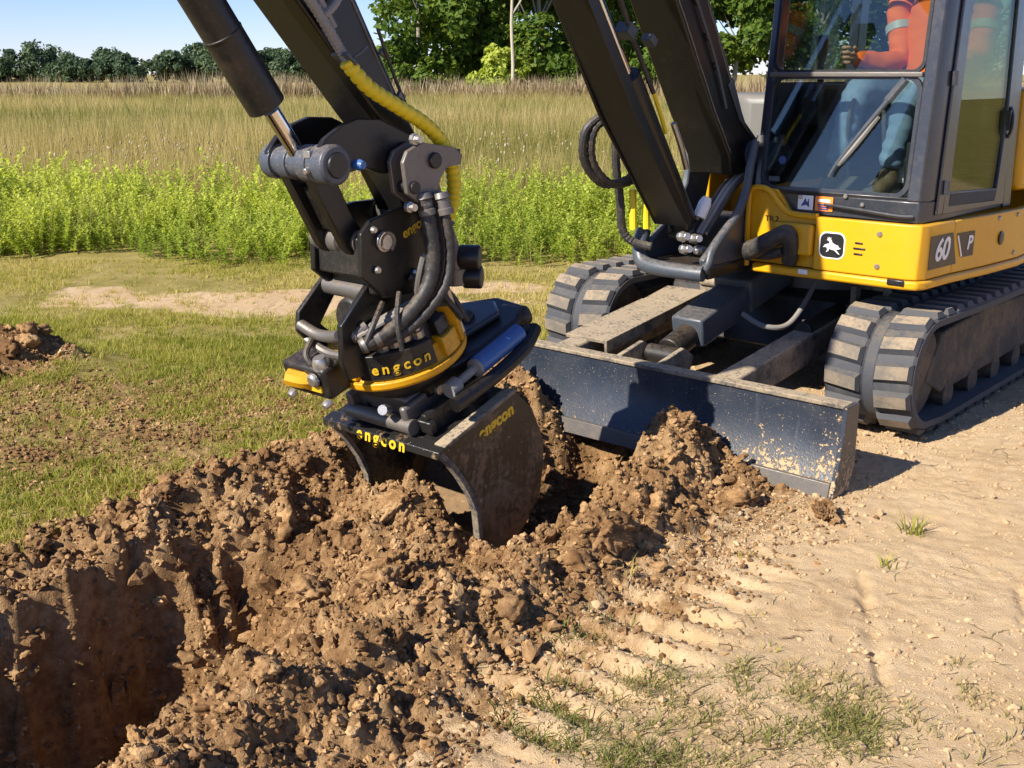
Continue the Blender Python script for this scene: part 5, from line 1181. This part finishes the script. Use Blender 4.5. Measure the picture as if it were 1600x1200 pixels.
# bucket cylinder
m = MB(); m.lathe((XC, -2.535, 1.474), (XC, -3.06, 2.245), [(0, .046), (0.004, .060), (.26, .060), (.262, .0615), (.268, .0615), (.27, .059), (1, .059)], 30); bc = m.build('bucket_cylinder', M['black_dusty'], EX, 0.002)
m = MB(); m.cyl((XC, -2.52, 1.462), (XC, -2.425, 1.325), .026, None, 20); m.build('cylinder_rod', M['chrome'], bc)
# dog-bone link down to the coupler
link_poly = [(-2.455, 1.285), (-2.40, 1.262), (-2.36, 1.285), (-2.285, 1.14), (-2.205, 1.035), (-2.225, 1.0), (-2.27, .995), (-2.315, 1.03)]
for x0, x1 in ((XC + .035, XC + .075), (XC - .085, XC - .045)): prism_tri(link_poly, x0, x1).build('bucket_link', M['black'], EX, 0.006)
m = MB(); m.box((XC, -2.335, 1.16), (.09, .03, .16), (R(28), 0, 0)); m.build('link_web', M['black_dusty'], EX, 0.004)
m = MB(); m.lathe((XC - .13, -2.258, 1.048), (XC + .085, -2.258, 1.048), [(0, .040), (.03, .047), (.2, .047), (.22, .038), (.36, .038), (.38, .046), (.6, .046), (.62, .038), (1, .038)], 22); m.build('coupler_pin', M['steel'], EX, 0.002)

# ---- tilting rotator
cp = [(-2.300, .94), (-2.298, 1.08), (-2.255, 1.118), (-2.12, 1.150), (-2.03, 1.150), (-1.95, 1.165), (-1.90, 1.12), (-1.90, 1.04), (-1.95, .92), (-2.0, .86), (-2.2, .86)]
tilt = prism_tri(cp, XC + .108, XC + .130).build('rotator_head', M['black'], EX, 0.004)
prism_tri(cp, XC - .130, XC - .108).build('head_plate', M['black'], tilt, 0.004)
m = MB(); m.box((XC, -2.10, .93), (.216, .26, .12)); m.box((XC, -2.27, 1.0), (.21, .03, .13)); m.build('head_block', M['black_dusty'], tilt, 0.008)
m = MB()                                                       # bright edge of the near plate and its round pin
m.lathe((XC + .130, -2.205, 1.048), (XC + .150, -2.205, 1.048), [(0, .034), (.5, .034), (.55, .026), (1, .026)], 24); m.build('plate_pin', M['bright'], tilt, 0.002)
m = MB()
for i in range(13):
    a0 = R(-60 + i * 20); a1 = R(-60 + (i + 1) * 20)
    m.add([(XC + .150 + e, -2.205 + r * math.cos(a), 1.048 + r * math.sin(a)) for e in (0, .004) for a in (a0, a1) for r in (.024, .034)], [(0, 2, 3, 1), (4, 5, 7, 6), (0, 1, 5, 4), (2, 6, 7, 3), (1, 3, 7, 5), (0, 4, 6, 2)])
m.build('pin_ring', M['dusty_plate'], tilt)
text('maker_lettering', 'engcon', .046, (XC + .1315, -2.06, 1.085), (0, 1, 0.42), (0, -.42, 1), M['decal_yellow'], tilt, .001, .15, 1, .001)
m = MB(); m.lathe((XC - .145, -1.975, 1.115), (XC + .145, -1.975, 1.115), [(0, .045), (.05, .052), (.95, .052), (1, .045)], 22); m.build('arm_pin', M['steel'], EX, 0.002)
# tilted turning frame axes
nv = Vector((0, -.32, .947)).normalized(); e1 = Vector((1, 0, 0)); e2 = nv.cross(e1).normalized()      # e2 points back and up
OC = Vector((XC + .01, -2.045, .655))
RT = lambda a, b, c: tuple(OC + e1 * a + e2 * b + nv * c)
RM = Matrix((e1, e2, nv)).transposed()
def rlathe(prof, n=36, b0=0, a0=0):
    m = MB(); z0 = min(p[0] for p in prof); z1 = max(p[0] for p in prof)
    return m.lathe(RT(a0, b0, z0), RT(a0, b0, z1), [((p[0] - z0) / (z1 - z0), p[1]) for p in prof], n)
rot = rlathe([(-.048, .19), (-.046, .232), (-.036, .240), (-.014, .240), (-.012, .225), (.0, .215), (.045, .20), (.05, .16)], 48).build('rotor_housing', M['yellow_dirty'], EX, 0.003)
m = rlathe([(.050, .17), (.055, .185), (.12, .175), (.14, .15)], 40); m.build('worm_housing', M['black_dusty'], rot, 0.003)
# dark curved cover on the near side carrying the lettering
def arc_plate(r0, r1, a0, a1, z0, z1, n=10):
    m = MB(); vs = []
    for i in range(n + 1):
        a = R(a0 + (a1 - a0) * i / n)
        for r, z in ((r0, z0), (r1, z0), (r1 * .97, z1), (r0, z1)): vs.append(RT(math.cos(a) * r, math.sin(a) * r, z))
    fs = [(i * 4 + j, i * 4 + (j + 1) % 4, i * 4 + 4 + (j + 1) % 4, i * 4 + 4 + j) for i in range(n) for j in range(4)] + [(3, 2, 1, 0), (n * 4, n * 4 + 1, n * 4 + 2, n * 4 + 3)]
    m.add(vs, fs); return m
cov = arc_plate(.19, .232, -78, -8, -.004, .085).build('side_cover', M['black_dusty'], rot, 0.003)
for i, ch in enumerate('engcon'):
    a = R(-62 + i * 9.0); rr = .2335
    text('maker_letter', ch, .052, RT(math.cos(a) * rr, math.sin(a) * rr, .036), e1 * -math.sin(a) + e2 * math.cos(a), nv, M['decal_yellow'], cov, .001, .1, 1, .001)
arc_plate(.17, .236, -125, -82, -.006, .10).build('yellow_cover', M['yellow_dirty'], rot, 0.004)
arc_plate(.17, .238, 2, 24, -.006, .065).build('yellow_cover', M['yellow_dirty'], rot, 0.004)
arc_plate(.15, .215, 4, 24, .066, .12).build('valve_cover', M['black_dusty'], rot, 0.004)
arc_plate(.17, .240, 29, 37, -.006, .13).build('yellow_cover', M['yellow_dirty'], rot, 0.004)
arc_plate(.17, .235, 41, 48, -.006, .11).build('yellow_cover', M['yellow_dirty'], rot, 0.004)
arc_plate(.17, .236, 60, 84, -.006, .085).build('yellow_cover', M['yellow_dirty'], rot, 0.004)
m = MB(); m.tube([RT(-.06, -.26, .02), RT(-.10, -.33, .03), RT(-.16, -.36, .05)], .03, 8); m.build('yellow_arm', M['yellow_dirty'], rot)
for a, z in ((-40, .11), (-28, .12), (-14, .11), (-52, .105)):
    m = MB(); q = R(a); m.lathe(RT(math.cos(q) * .185, math.sin(q) * .185, z - .02), RT(math.cos(q) * .185, math.sin(q) * .185, z + .03), [(0, .022), (.5, .022), (.55, .015), (1, .015)], 8); m.build('hydraulic_fitting', M['bright'], rot)
m = MB(); m.lathe(RT(.135, -.10, .12), RT(.155, -.115, .15), [(0, .016), (.7, .018), (1, .012)], 12); m.build('orange_cap', M['decal_orange'], rot)
# motor / hose block at the front with yellow stripe
m = MB(); bx = RM @ Euler((0, 0, 0)).to_matrix()
m.box(RT(-.11, -.27, .025), (.22, .12, .115), RM); blk = m.build('front_block', M['black_dusty'], EX, 0.012)
m = MB(); m.box(RT(-.115, -.332, .007), (.17, .012, .026), RM); m.build('block_stripe', M['decal_yellow'], blk, 0.003)
for p_, q_, r_ in ((RT(-.035, -.30, .075), RT(-.035, -.30, .115), .03), (RT(-.05, -.335, .045), RT(-.05, -.352, .045), .026), (RT(-.19, -.335, -.03), RT(-.19, -.36, -.035), .016), (RT(-.01, -.335, -.035), RT(-.01, -.36, -.04), .016)):
    m = MB(); m.lathe(p_, q_, [(0, r_), (.6, r_), (1, r_ * .7)], 10); m.build('block_bolt', M['bright'], blk)
# ears carrying the tilt shaft (left of the head)
lp = [(-2.21, .925), (-2.345, .80), (-2.352, .735), (-2.31, .69), (-2.25, .655), (-2.19, .64), (-2.20, .70), (-2.255, .745), (-2.17, .86)]
prism_tri(lp, XC - .165, XC - .145).build('tilt_ear', M['black_dusty'], EX, 0.004)
rp = [(-2.20, .935), (-2.13, .935), (-2.10, .84), (-2.16, .70), (-2.24, .60), (-2.33, .60), (-2.352, .66), (-2.352, .785)]
prism_tri(rp, XC + .055, XC + .080).build('tilt_ear', M['black'], EX, 0.004)
m = MB(); m.cyl((XC - .15, -2.215, .875), (XC + .06, -2.215, .875), .032, None, 18); m.build('cross_tube', M['steel'], EX, 0.003)
m = MB(); m.tube([(XC - .155, -2.335, .755), (XC - .08, -2.325, .73), (XC, -2.33, .735), (XC + .06, -2.345, .75)], .020, 12); m.build('cross_tube', M['steel'], EX)
m = MB(); m.tube([(XC - .155, -2.31, .70), (XC - .06, -2.30, .665), (XC + .06, -2.30, .67)], .016, 10); m.build('cross_tube', M['steel'], EX)
m = MB(); m.box((XC, -2.06, .80), (.16, .20, .12)); m.lathe((XC, -2.26, .79), (XC, -1.84, .79), [(0, .06), (.1, .075), (.9, .075), (1, .06)], 20); m.build('tilt_shaft', M['black_dusty'], EX, 0.008)
# tilt cylinder on the near side
m = MB(); m.add([], []); m.cyl((.055, -2.06, 1.29), (.055, -1.905, .925), .040, None, 20); m.cyl((.055, -1.90, .93), (.055, -1.895, .87), .046, None, 20); tc = m.build('tilt_cylinder', M['steel'], EX, 0.004); 
m = MB(); m.cyl((.06, -1.965, .885), (.06, -1.88, .70), .015, None, 14); m.build('cylinder_rod', M['bright'], tc)
m = MB(); m.cyl((.075, -1.90, .965), (.135, -1.86, .965), .043, None, 18); m.cyl((.075, -1.88, .895), (.13, -1.845, .895), .040, None, 18); m.build('cylinder_cap', M['decal_black'], tc, 0.006)
tb = [(-2.185, 1.300), (-2.165, 1.335), (-2.10, 1.360), (-1.945, 1.335), (-1.915, 1.31), (-1.925, 1.28), (-1.99, 1.275), (-2.02, 1.24), (-2.04, 1.17), (-2.10, 1.155), (-2.17, 1.20)]
for x0, x1 in ((XC + .133, XC + .150), (XC + .195, XC + .212)): prism_tri(tb, x0, x1).build('cylinder_bracket', M['steel'], EX, 0.004)
m = MB(); m.cyl((XC + .13, -2.05, 1.30), (XC + .225, -2.05, 1.30), .026, None, 16); m.cyl((XC + .13, -2.14, 1.22), (XC + .222, -2.14, 1.22), .020, None, 14); m.box((XC + .172, -1.945, 1.305), (.07, .05, .05)); m.build('bracket_pin', M['black_dusty'], EX, 0.004)
for y, z in ((-2.13, 1.37), (-2.16, 1.16), (-2.05, 1.17)):
    m = MB(); m.lathe((XC + .20, y, z), (XC + .235, y, z), [(0, .018), (.4, .018), (.45, .013), (1, .012)], 8); m.build('bracket_bolt', M['bright'], EX)
# hoses
m = MB(); m.tube([(0.035, -2.338, 1.606), (0.05, -2.266, 1.531), (0.06, -2.158, 1.472), (0.06, -2.034, 1.41), (0.06, -1.947, 1.335), (0.06, -1.91, 1.249), (0.05, -1.901, 1.162), (0.04, -1.923, 1.088)], .0245, 16, 16, .005, 4); m.build('yellow_hose_sleeve', M['hose_yellow'], EX, angle=70)
m = MB(); m.tube([(.04, -1.92, 1.095), (.045, -1.935, 1.05), (.05, -1.955, 1.01)], .022, 10); m.build('hydraulic_hose', M['hose'], EX)
m = MB(); m.tube([(.03, -2.53, 1.86), (.03, -2.457, 1.773), (.03, -2.402, 1.705), (.03, -2.357, 1.643), (.035, -2.333, 1.61)], .017, 10, 10, .0025, 2); m.build('arm_hose', M['hose_grey'], EX)
m = MB(); m.tube([(.02, -2.33, 1.89), (.03, -2.35, 1.79), (.035, -2.40, 1.74), (.03, -2.42, 1.735)], .013, 10, 10, .002, 2); m.build('arm_hose', M['hose_grey'], EX)
m = MB(); m.tube([(.015, -2.49, 1.90), (.02, -2.43, 1.80), (.025, -2.37, 1.70)], .012, 10, 8); m.build('arm_hose', M['hose_grey'], EX)
m = MB(); m.box((.03, -2.338, 1.612), (.075, .05, .012), (R(-40), 0, 0)); m.tube([(.06, -2.33, 1.615), (.07, -2.305, 1.632), (.07, -2.28, 1.65)], .006, 6); m.build('hose_clamp', M['casting'], EX, 0.003)
for i, (dx, dy, r) in enumerate(((0, 0, .026), (.03, .05, .018), (-.02, .06, .016))):
    m = MB(); m.tube([(.11 + dx, -2.10 + dy, 1.19), (.125 + dx, -2.09 + dy, 1.10), (.13 + dx, -2.08 + dy, 1.0), (.125 + dx, -2.10 + dy, .90), (.10 + dx, -2.17 + dy, .81), (.06 + dx, -2.25 + dy, .745), (.02 + dx * .3, -2.31 + dy * .4, .715)], r, 12, 8, .002, 3); m.build('hydraulic_hose', M['hose'], EX)
for i in range(3):
    m = MB(); m.tube([(.06 + .02 * i, -2.04, .86 - .01 * i), (.02 + .02 * i, -2.14, .815), (-.01 + .015 * i, -2.24, .77), (-.04 + .01 * i, -2.30, .735)], .009 + .002 * (i == 1), 8); m.build('small_hose', M['hose_grey'], EX)
m = MB(); m.tube([(.09, -2.08, 1.0), (.085, -2.10, .93), (.07, -2.10, .86)], .012, 8); m.build('small_hose', M['steel'], EX)
# crimped ferrules and thin lines around the head
for p_, q_ in (((.11, -2.10, 1.20), (.122, -2.092, 1.13)), ((.14, -2.05, 1.20), (.153, -2.042, 1.13)), ((.09, -2.04, 1.20), (.103, -2.03, 1.13)), ((.02, -2.31, .715), (.055, -2.255, .742)), ((.04, -1.923, 1.09), (.044, -1.932, 1.045)), ((-.04, -2.30, .735), (-.015, -2.25, .765))):
    m = MB(); m.lathe(p_, q_, [(0, .024), (.25, .030), (.3, .024), (.7, .024), (.75, .029), (1, .029)], 12); m.build('hose_ferrule', M['steel'], EX)
for i, (a, b, c_, r_) in enumerate((((.0, -2.19, .84), (.05, -2.27, .80), (.04, -2.31, .72), .010), ((.035, -2.10, .92), (.10, -2.02, .86), (.13, -1.95, .77), .012), ((.02, -2.0, .90), (.06, -1.93, .84), (.09, -1.88, .74), .010), ((-.22, -2.30, .72), (-.20, -2.36, .66), (-.15, -2.34, .60), .011), ((.06, -2.17, .88), (.10, -2.22, .80), (.11, -2.21, .70), .009))):
    m = MB(); m.tube([a, b, c_], r_, 8); m.build('thin_hose', M['hose'], EX)
for p_, q_, r_ in (((.032, -2.25, 1.09), (.045, -2.25, 1.09), .012), ((.032, -2.07, .93), (.046, -2.07, .93), .015), ((.032, -2.24, .96), (.046, -2.24, .96), .013), ((.032, -2.0, 1.09), (.05, -2.0, 1.09), .022)):
    m = MB(); m.lathe(p_, q_, [(0, r_), (.6, r_), (1, r_ * .7)], 8); m.build('plate_bolt', M['bright'], tilt)
# gripper frame behind the rotor with blue cylinder
m = MB(); m.zprism([(-.20, -.05), (.14, -.05), (.20, .20), (.19, .42), (.13, .52), (-.02, .54), (-.14, .46), (-.20, .25)], -.165, -.085); 
m.v = [RT(*v) for v in m.v]; grip = m.build('gripper_frame', M['black'], EX, 0.014)
m = MB(); m.zprism([(-.14, .18), (.10, .20), (.12, .40), (.04, .47), (-.08, .42)], -.083, -.055); m.v = [RT(*v) for v in m.v]; m.build('gripper_cover', M['cab'], grip, 0.010)
for p_, q_, r_ in ((RT(.03, .32, -.06), RT(.03, .32, -.03), .03), (RT(.12, .49, -.13), RT(.14, .53, -.13), .04), (RT(.185, .43, -.15), RT(.21, .45, -.155), .03)):
    m = MB(); m.lathe(p_, q_, [(0, r_), (.6, r_), (1, r_ * .75)], 12); m.build('gripper_bolt', M['black_dusty'], grip, 0.003)
m = MB(); m.cyl(RT(.215, .14, -.125), RT(.205, .39, -.125), .036, None, 20); gc = m.build('gripper_cylinder', M['blue'], grip, 0.004)
m = MB(); m.lathe(RT(.222, -.02, -.13), RT(.216, .14, -.125), [(0, .030), (.3, .030), (.32, .016), (.9, .016), (.92, .034), (1, .034)], 16); m.build('cylinder_rod', M['hose_grey'], gc)
m = MB(); m.tube([RT(.27, -.05, -.16), RT(.265, .15, -.17), RT(.25, .35, -.165), RT(.21, .47, -.15)], .026, 10); m.build('gripper_rail', M['black'], grip)
# hitch under the rotor
m = rlathe([(-.13, .14), (-.10, .18), (-.06, .20), (-.052, .20)], 32); m.build('lower_rotor', M['black_dusty'], EX, 0.003)
m = MB(); m.box(RT(-.02, .05, -.175), (.26, .34, .09), RM)
for a in (-.16, .12): m.box(RT(a, .02, -.205), (.03, .36, .13), RM)
hitch = m.build('quick_hitch', M['steel'], EX, 0.010)
m = MB(); m.cyl(RT(-.18, -.15, -.215), RT(.15, -.15, -.215), .028, None, 16); m.cyl(RT(-.18, .19, -.215), RT(.15, .19, -.215), .028, None, 16); m.build('hitch_pin', M['steel'], hitch)
for p, q in ((RT(.06, -.17, -.15), RT(.075, -.20, -.13)), (RT(.11, .0, -.15), RT(.16, .0, -.15))):
    m = MB(); m.lathe(p, q, [(0, .022), (1, .018)], 10); m.build('hitch_bolt', M['bright'], hitch)

# ---- bucket
BX0, BX1 = -.385, .20
bp = [(-2.127, .352), (-1.753, .479), (-1.665, .40), (-1.60, .27), (-1.595, .17), (-1.615, .06), (-1.68, -.03), (-1.77, -.103), (-1.93, -.072), (-1.935, 0.0), (-1.945, .09), (-1.985, .175), (-2.035, .25)]
shell_o = [(-2.127, .352), (-1.753, .479), (-1.665, .40), (-1.60, .27), (-1.595, .17), (-1.615, .06), (-1.68, -.03), (-1.77, -.103), (-1.95, -.095)]
def offs(P, d):
    out = []
    for i, p in enumerate(P):
        a = Vector(P[max(i - 1, 0)]); b = Vector(P[min(i + 1, len(P) - 1)]); t = (b - a).normalized(); out.append((p[0] + t.y * d, p[1] - t.x * d))
    return out
ref = []
for a, b in zip(shell_o[:-1], shell_o[1:]): ref += [a, ((a[0] + b[0]) / 2, (a[1] + b[1]) / 2)]
ref.append(shell_o[-1]); shell_in = offs(ref, .014)
k = len(ref); vs = []
for P, x in ((ref, BX0), (shell_in, BX0), (ref, BX1), (shell_in, BX1)): vs += [(x, y, z) for y, z in P]
fs = []
for i in range(k - 1):
    fs += [(i, i + 1, 2 * k + i + 1, 2 * k + i), (k + i, 3 * k + i, 3 * k + i + 1, k + i + 1), (i, k + i, k + i + 1, i + 1), (2 * k + i, 2 * k + i + 1, 3 * k + i + 1, 3 * k + i)]
fs += [(0, 2 * k, 3 * k, k), (k - 1, 2 * k - 1, 4 * k - 1, 3 * k - 1)]
m = MB(); m.add(vs, fs); bucket = m.build('bucket', M['bucket'], EX, 0.0, True, 28)
for x0, x1 in ((BX1 - .016, BX1 + .004), (BX0 - .004, BX0 + .016)):
    pl = prism_tri(bp, x0, x1).build('side_plate', M['bucket'], bucket, 0.003)
# worn bright leading edges of the side plates and lip
def edge_strip(P, x0, x1, w, name, mat):
    q = offs(P, w); n = len(P); vs = [(x0, y, z) for y, z in P] + [(x0, y, z) for y, z in q] + [(x1, y, z) for y, z in P] + [(x1, y, z) for y, z in q]; fs = []
    for i in range(n - 1): fs += [(i, i + 1, n + i + 1, n + i), (2 * n + i, 3 * n + i, 3 * n + i + 1, 2 * n + i + 1), (i, 2 * n + i, 2 * n + i + 1, i + 1), (n + i, n + i + 1, 3 * n + i + 1, 3 * n + i)]
    fs += [(0, n, 3 * n, 2 * n), (n - 1, 3 * n - 1, 4 * n - 1, 2 * n - 1)]
    m = MB(); m.add(vs, fs); return m.build(name, mat, bucket, 0.002)
ed = [(-2.130, .350), (-2.088, .312), (-2.037, .25), (-1.987, .175), (-1.947, .09), (-1.937, .0), (-1.932, -.072)]
for x0, x1 in ((BX1 - .020, BX1 + .009), (BX0 - .009, BX0 + .020)): edge_strip(ed, x0, x1, .020, 'side_cutter', M['dusty_plate'])
m = MB(); m.prism([(-1.98, -.105), (-1.83, -.095), (-1.83, -.080), (-1.97, -.088)], BX0, BX1); m.build('cutting_edge', M['bright'], bucket, 0.002)
m = MB(); m.prism([(-2.150, .325), (-2.150, .352), (-2.10, .372), (-2.09, .345)], BX0 - .006, BX1 + .008); lip = m.build('top_lip', M['bucket'], bucket, 0.003)
td = Vector((0, .374, .127)).normalized()
text('maker_lettering', 'engcon', .062, ((BX0 + BX1) / 2 + .015, -2.1525, .3385), (1, 0, 0), (0, .0, 1), M['decal_yellow'], lip, .001, .1, 1.45, .002)
m = MB(); m.add([(BX1 + .008 - a, y + dy, z + dz) for y, z in ((-2.12, .365), (-1.76, .487)) for a, dy, dz in ((0, 0, -.012), (0, 0, .004), (.05, 0, .004), (.05, 0, -.012))], [(0, 1, 5, 4), (1, 2, 6, 5), (2, 3, 7, 6), (3, 0, 4, 7), (3, 2, 1, 0), (4, 5, 6, 7)]); m.build('edge_strap', M['dusty_plate'], bucket, 0.003)
text('maker_lettering', 'engcon', .062, (BX1 + .0048, -1.86, .392), (0, .374, .127), (0, -.127, .374), M['decal_yellow'], bucket, .001, .12, 1.05, .003)
m = MB()
for a in (-.19, .09): m.box((a, -1.95, .455), (.025, .30, .09), (R(18.7), 0, 0))
m.box((-.05, -2.08, .405), (.34, .03, .05), (R(18.7), 0, 0)); m.build('hitch_ear', M['bucket'], bucket, 0.006)
# soil carried in the bucket mouth sits on the ground mesh

# ------------------------------------------------------------------ operator (seated in the cab)
def skin_body(name, joints, edges, mat, parent, sub=2, fold=0.0):
    me = bpy.data.meshes.new(name); me.from_pydata([j[0] for j in joints], edges, []); o = bpy.data.objects.new(name, me); link(o, parent)
    sk = o.modifiers.new('skin', 'SKIN'); 
    for i, j in enumerate(joints):
        r_ = j[1]; me.skin_vertices[0].data[i].radius = (r_, r_) if isinstance(r_, float) else r_
    me.skin_vertices[0].data[0].use_root = True
    sb = o.modifiers.new('sub', 'SUBSURF'); sb.levels = sub; sb.render_levels = sub; me.materials.append(mat)
    dg = bpy.context.evaluated_depsgraph_get(); me2 = bpy.data.meshes.new_from_object(o.evaluated_get(dg)); o.modifiers.clear(); o.data = me2
    if fold:
        for v in me2.vertices:
            p = v.co * 26.0; v.co += v.normal * fold * (math.sin(p.x * 0.9 + 2.2 * math.sin(p.z * 0.8 + p.y * .3)) * math.sin(p.z * 2.3 + 1.5 * math.sin(p.y * 1.1)) + 0.5 * math.sin(p.z * 4.1 + p.x * 1.7))
    me2.polygons.foreach_set('use_smooth', np.full(len(me2.polygons), True)); 
    if not me2.materials: me2.materials.append(mat)
    return o
px, py = to_world(.57, .76); PR = empty('person', (px, py, 1.03), -TH)
tag(PR, 'seated operator in an orange high visibility jacket and blue jeans with hands on the levers', 'person')
J = [((0, 0.10, .45), (.15, .12)), ((0, .13, .62), (.14, .10)), ((0, .14, .78), (.15, .105)), ((0, .14, .92), (.13, .09)), ((0, .12, 1.0), .055), ((0, .09, 1.10), (.072, .085)), ((0, .085, 1.19), (.06, .07))]
ed_ = [(0, 1), (1, 2), (2, 3), (3, 4), (4, 5), (5, 6)]
body = skin_body('body', J, ed_, M['skin'], PR)
def limb(name, pts, mat, parent=PR):
    cloth = name in ('jacket', 'sleeve', 'trouser_leg')
    return skin_body(name, pts, [(i, i + 1) for i in range(len(pts) - 1)], mat, parent, 3 if cloth else 2, 0.0035 if cloth else 0.0)
jk = limb('jacket', [((0, .10, .44), (.165, .13)), ((0, .13, .60), (.16, .12)), ((0, .14, .76), (.175, .12)), ((0, .145, .90), (.15, .10)), ((0, .13, .965), (.075, .07))], M['hivis'])
for sx in (-1, 1):
    kn = .40 if sx < 0 else .36
    limb('sleeve', [((sx * .16, .14, .90), .065), ((sx * .21, .15, .86), .072), ((sx * (.22 if sx > 0 else .175), .11, .72), .064), ((sx * (.215 if sx > 0 else .145), .06, .60), .060), ((sx * (.235 if sx > 0 else .19), -.05, .59), .053), ((sx * .25, -.15, .60), .046), ((sx * .25, -.22, .605), .040)], M['hivis'], jk)
    m = MB(); m.lathe((sx * (.219 if sx > 0 else .19), .125, .76), (sx * (.2195 if sx > 0 else .178), .112, .725), [(0, .071), (1, .069)], 18); m.build('reflective_band', M['reflect'], jk)
        # hand on the joystick: palm, four fingers closed around the grip, thumb
    hx = sx * .25; hand = limb('hand', [((hx, -.225, .605), .028), ((hx, -.27, .615), (.036, .022)), ((hx - sx * .005, -.305, .62), (.038, .020))], M['skin'])
    for q in range(4):
        z = .655 - .022 * q; L = (.9, 1.0, .95, .78)[q]
        limb('finger', [((hx + sx * .008, -.295, z), .0095), ((hx + sx * .016, -.295 - .035 * L, z), .009), ((hx - sx * .008, -.305 - .048 * L, z), .0085), ((hx - sx * .028, -.300 - .030 * L, z), .0075)], M['skin'], hand)
    limb('thumb', [((hx - sx * .012, -.262, .625), .012), ((hx - sx * .034, -.285, .645), .0105), ((hx - sx * .036, -.318, .658), .009)], M['skin'], hand)
    sp = sx * (.10 if sx > 0 else .15)
    limb('trouser_leg', [((sx * .09, .03, .44), .10), ((sx * .10, -.14, .47), .088), ((sp, -.36, .47), .074), ((sp, -.41, .43), .068), ((sp - .015, -.43, .31), .062), ((sp - .03, -.455, .18), .058), ((sp - .035, -.46, .12), .060)], M['denim'])
    bt = limb('boot', [((sp - .035, -.455, .14), .050), ((sp - .035, -.46, .06), .048), ((sp - .035, -.52, .045), .042), ((sp - .035, -.59, .035), .034)], M['boot'])
for sx in (-1, 1):
    m = MB(); m.lathe((sx * .028, .018, 1.115), (sx * .028, .002, 1.115), [(0, .013), (.6, .012), (1, .004)], 12); m.build('eye', M['eye'], body)
limb('nose', [((0, .01, 1.115), .010), ((0, -.012, 1.085), .014)], M['skin'], body)
m = MB(); m.box((0, .004, 1.045), (.045, .012, .008)); m.build('mouth', M['decal_orange'], body, .003)
for sx in (-1, 1):
    m = MB(); m.lathe((sx * .068, .09, 1.10), (sx * .082, .10, 1.10), [(0, .022), (1, .026)], 12); m.build('ear', M['skin'], body, .004)
limb('hard_hat', [((0, .10, 1.17), (.10, .11)), ((0, .10, 1.23), (.085, .09))], M['decal_white'])
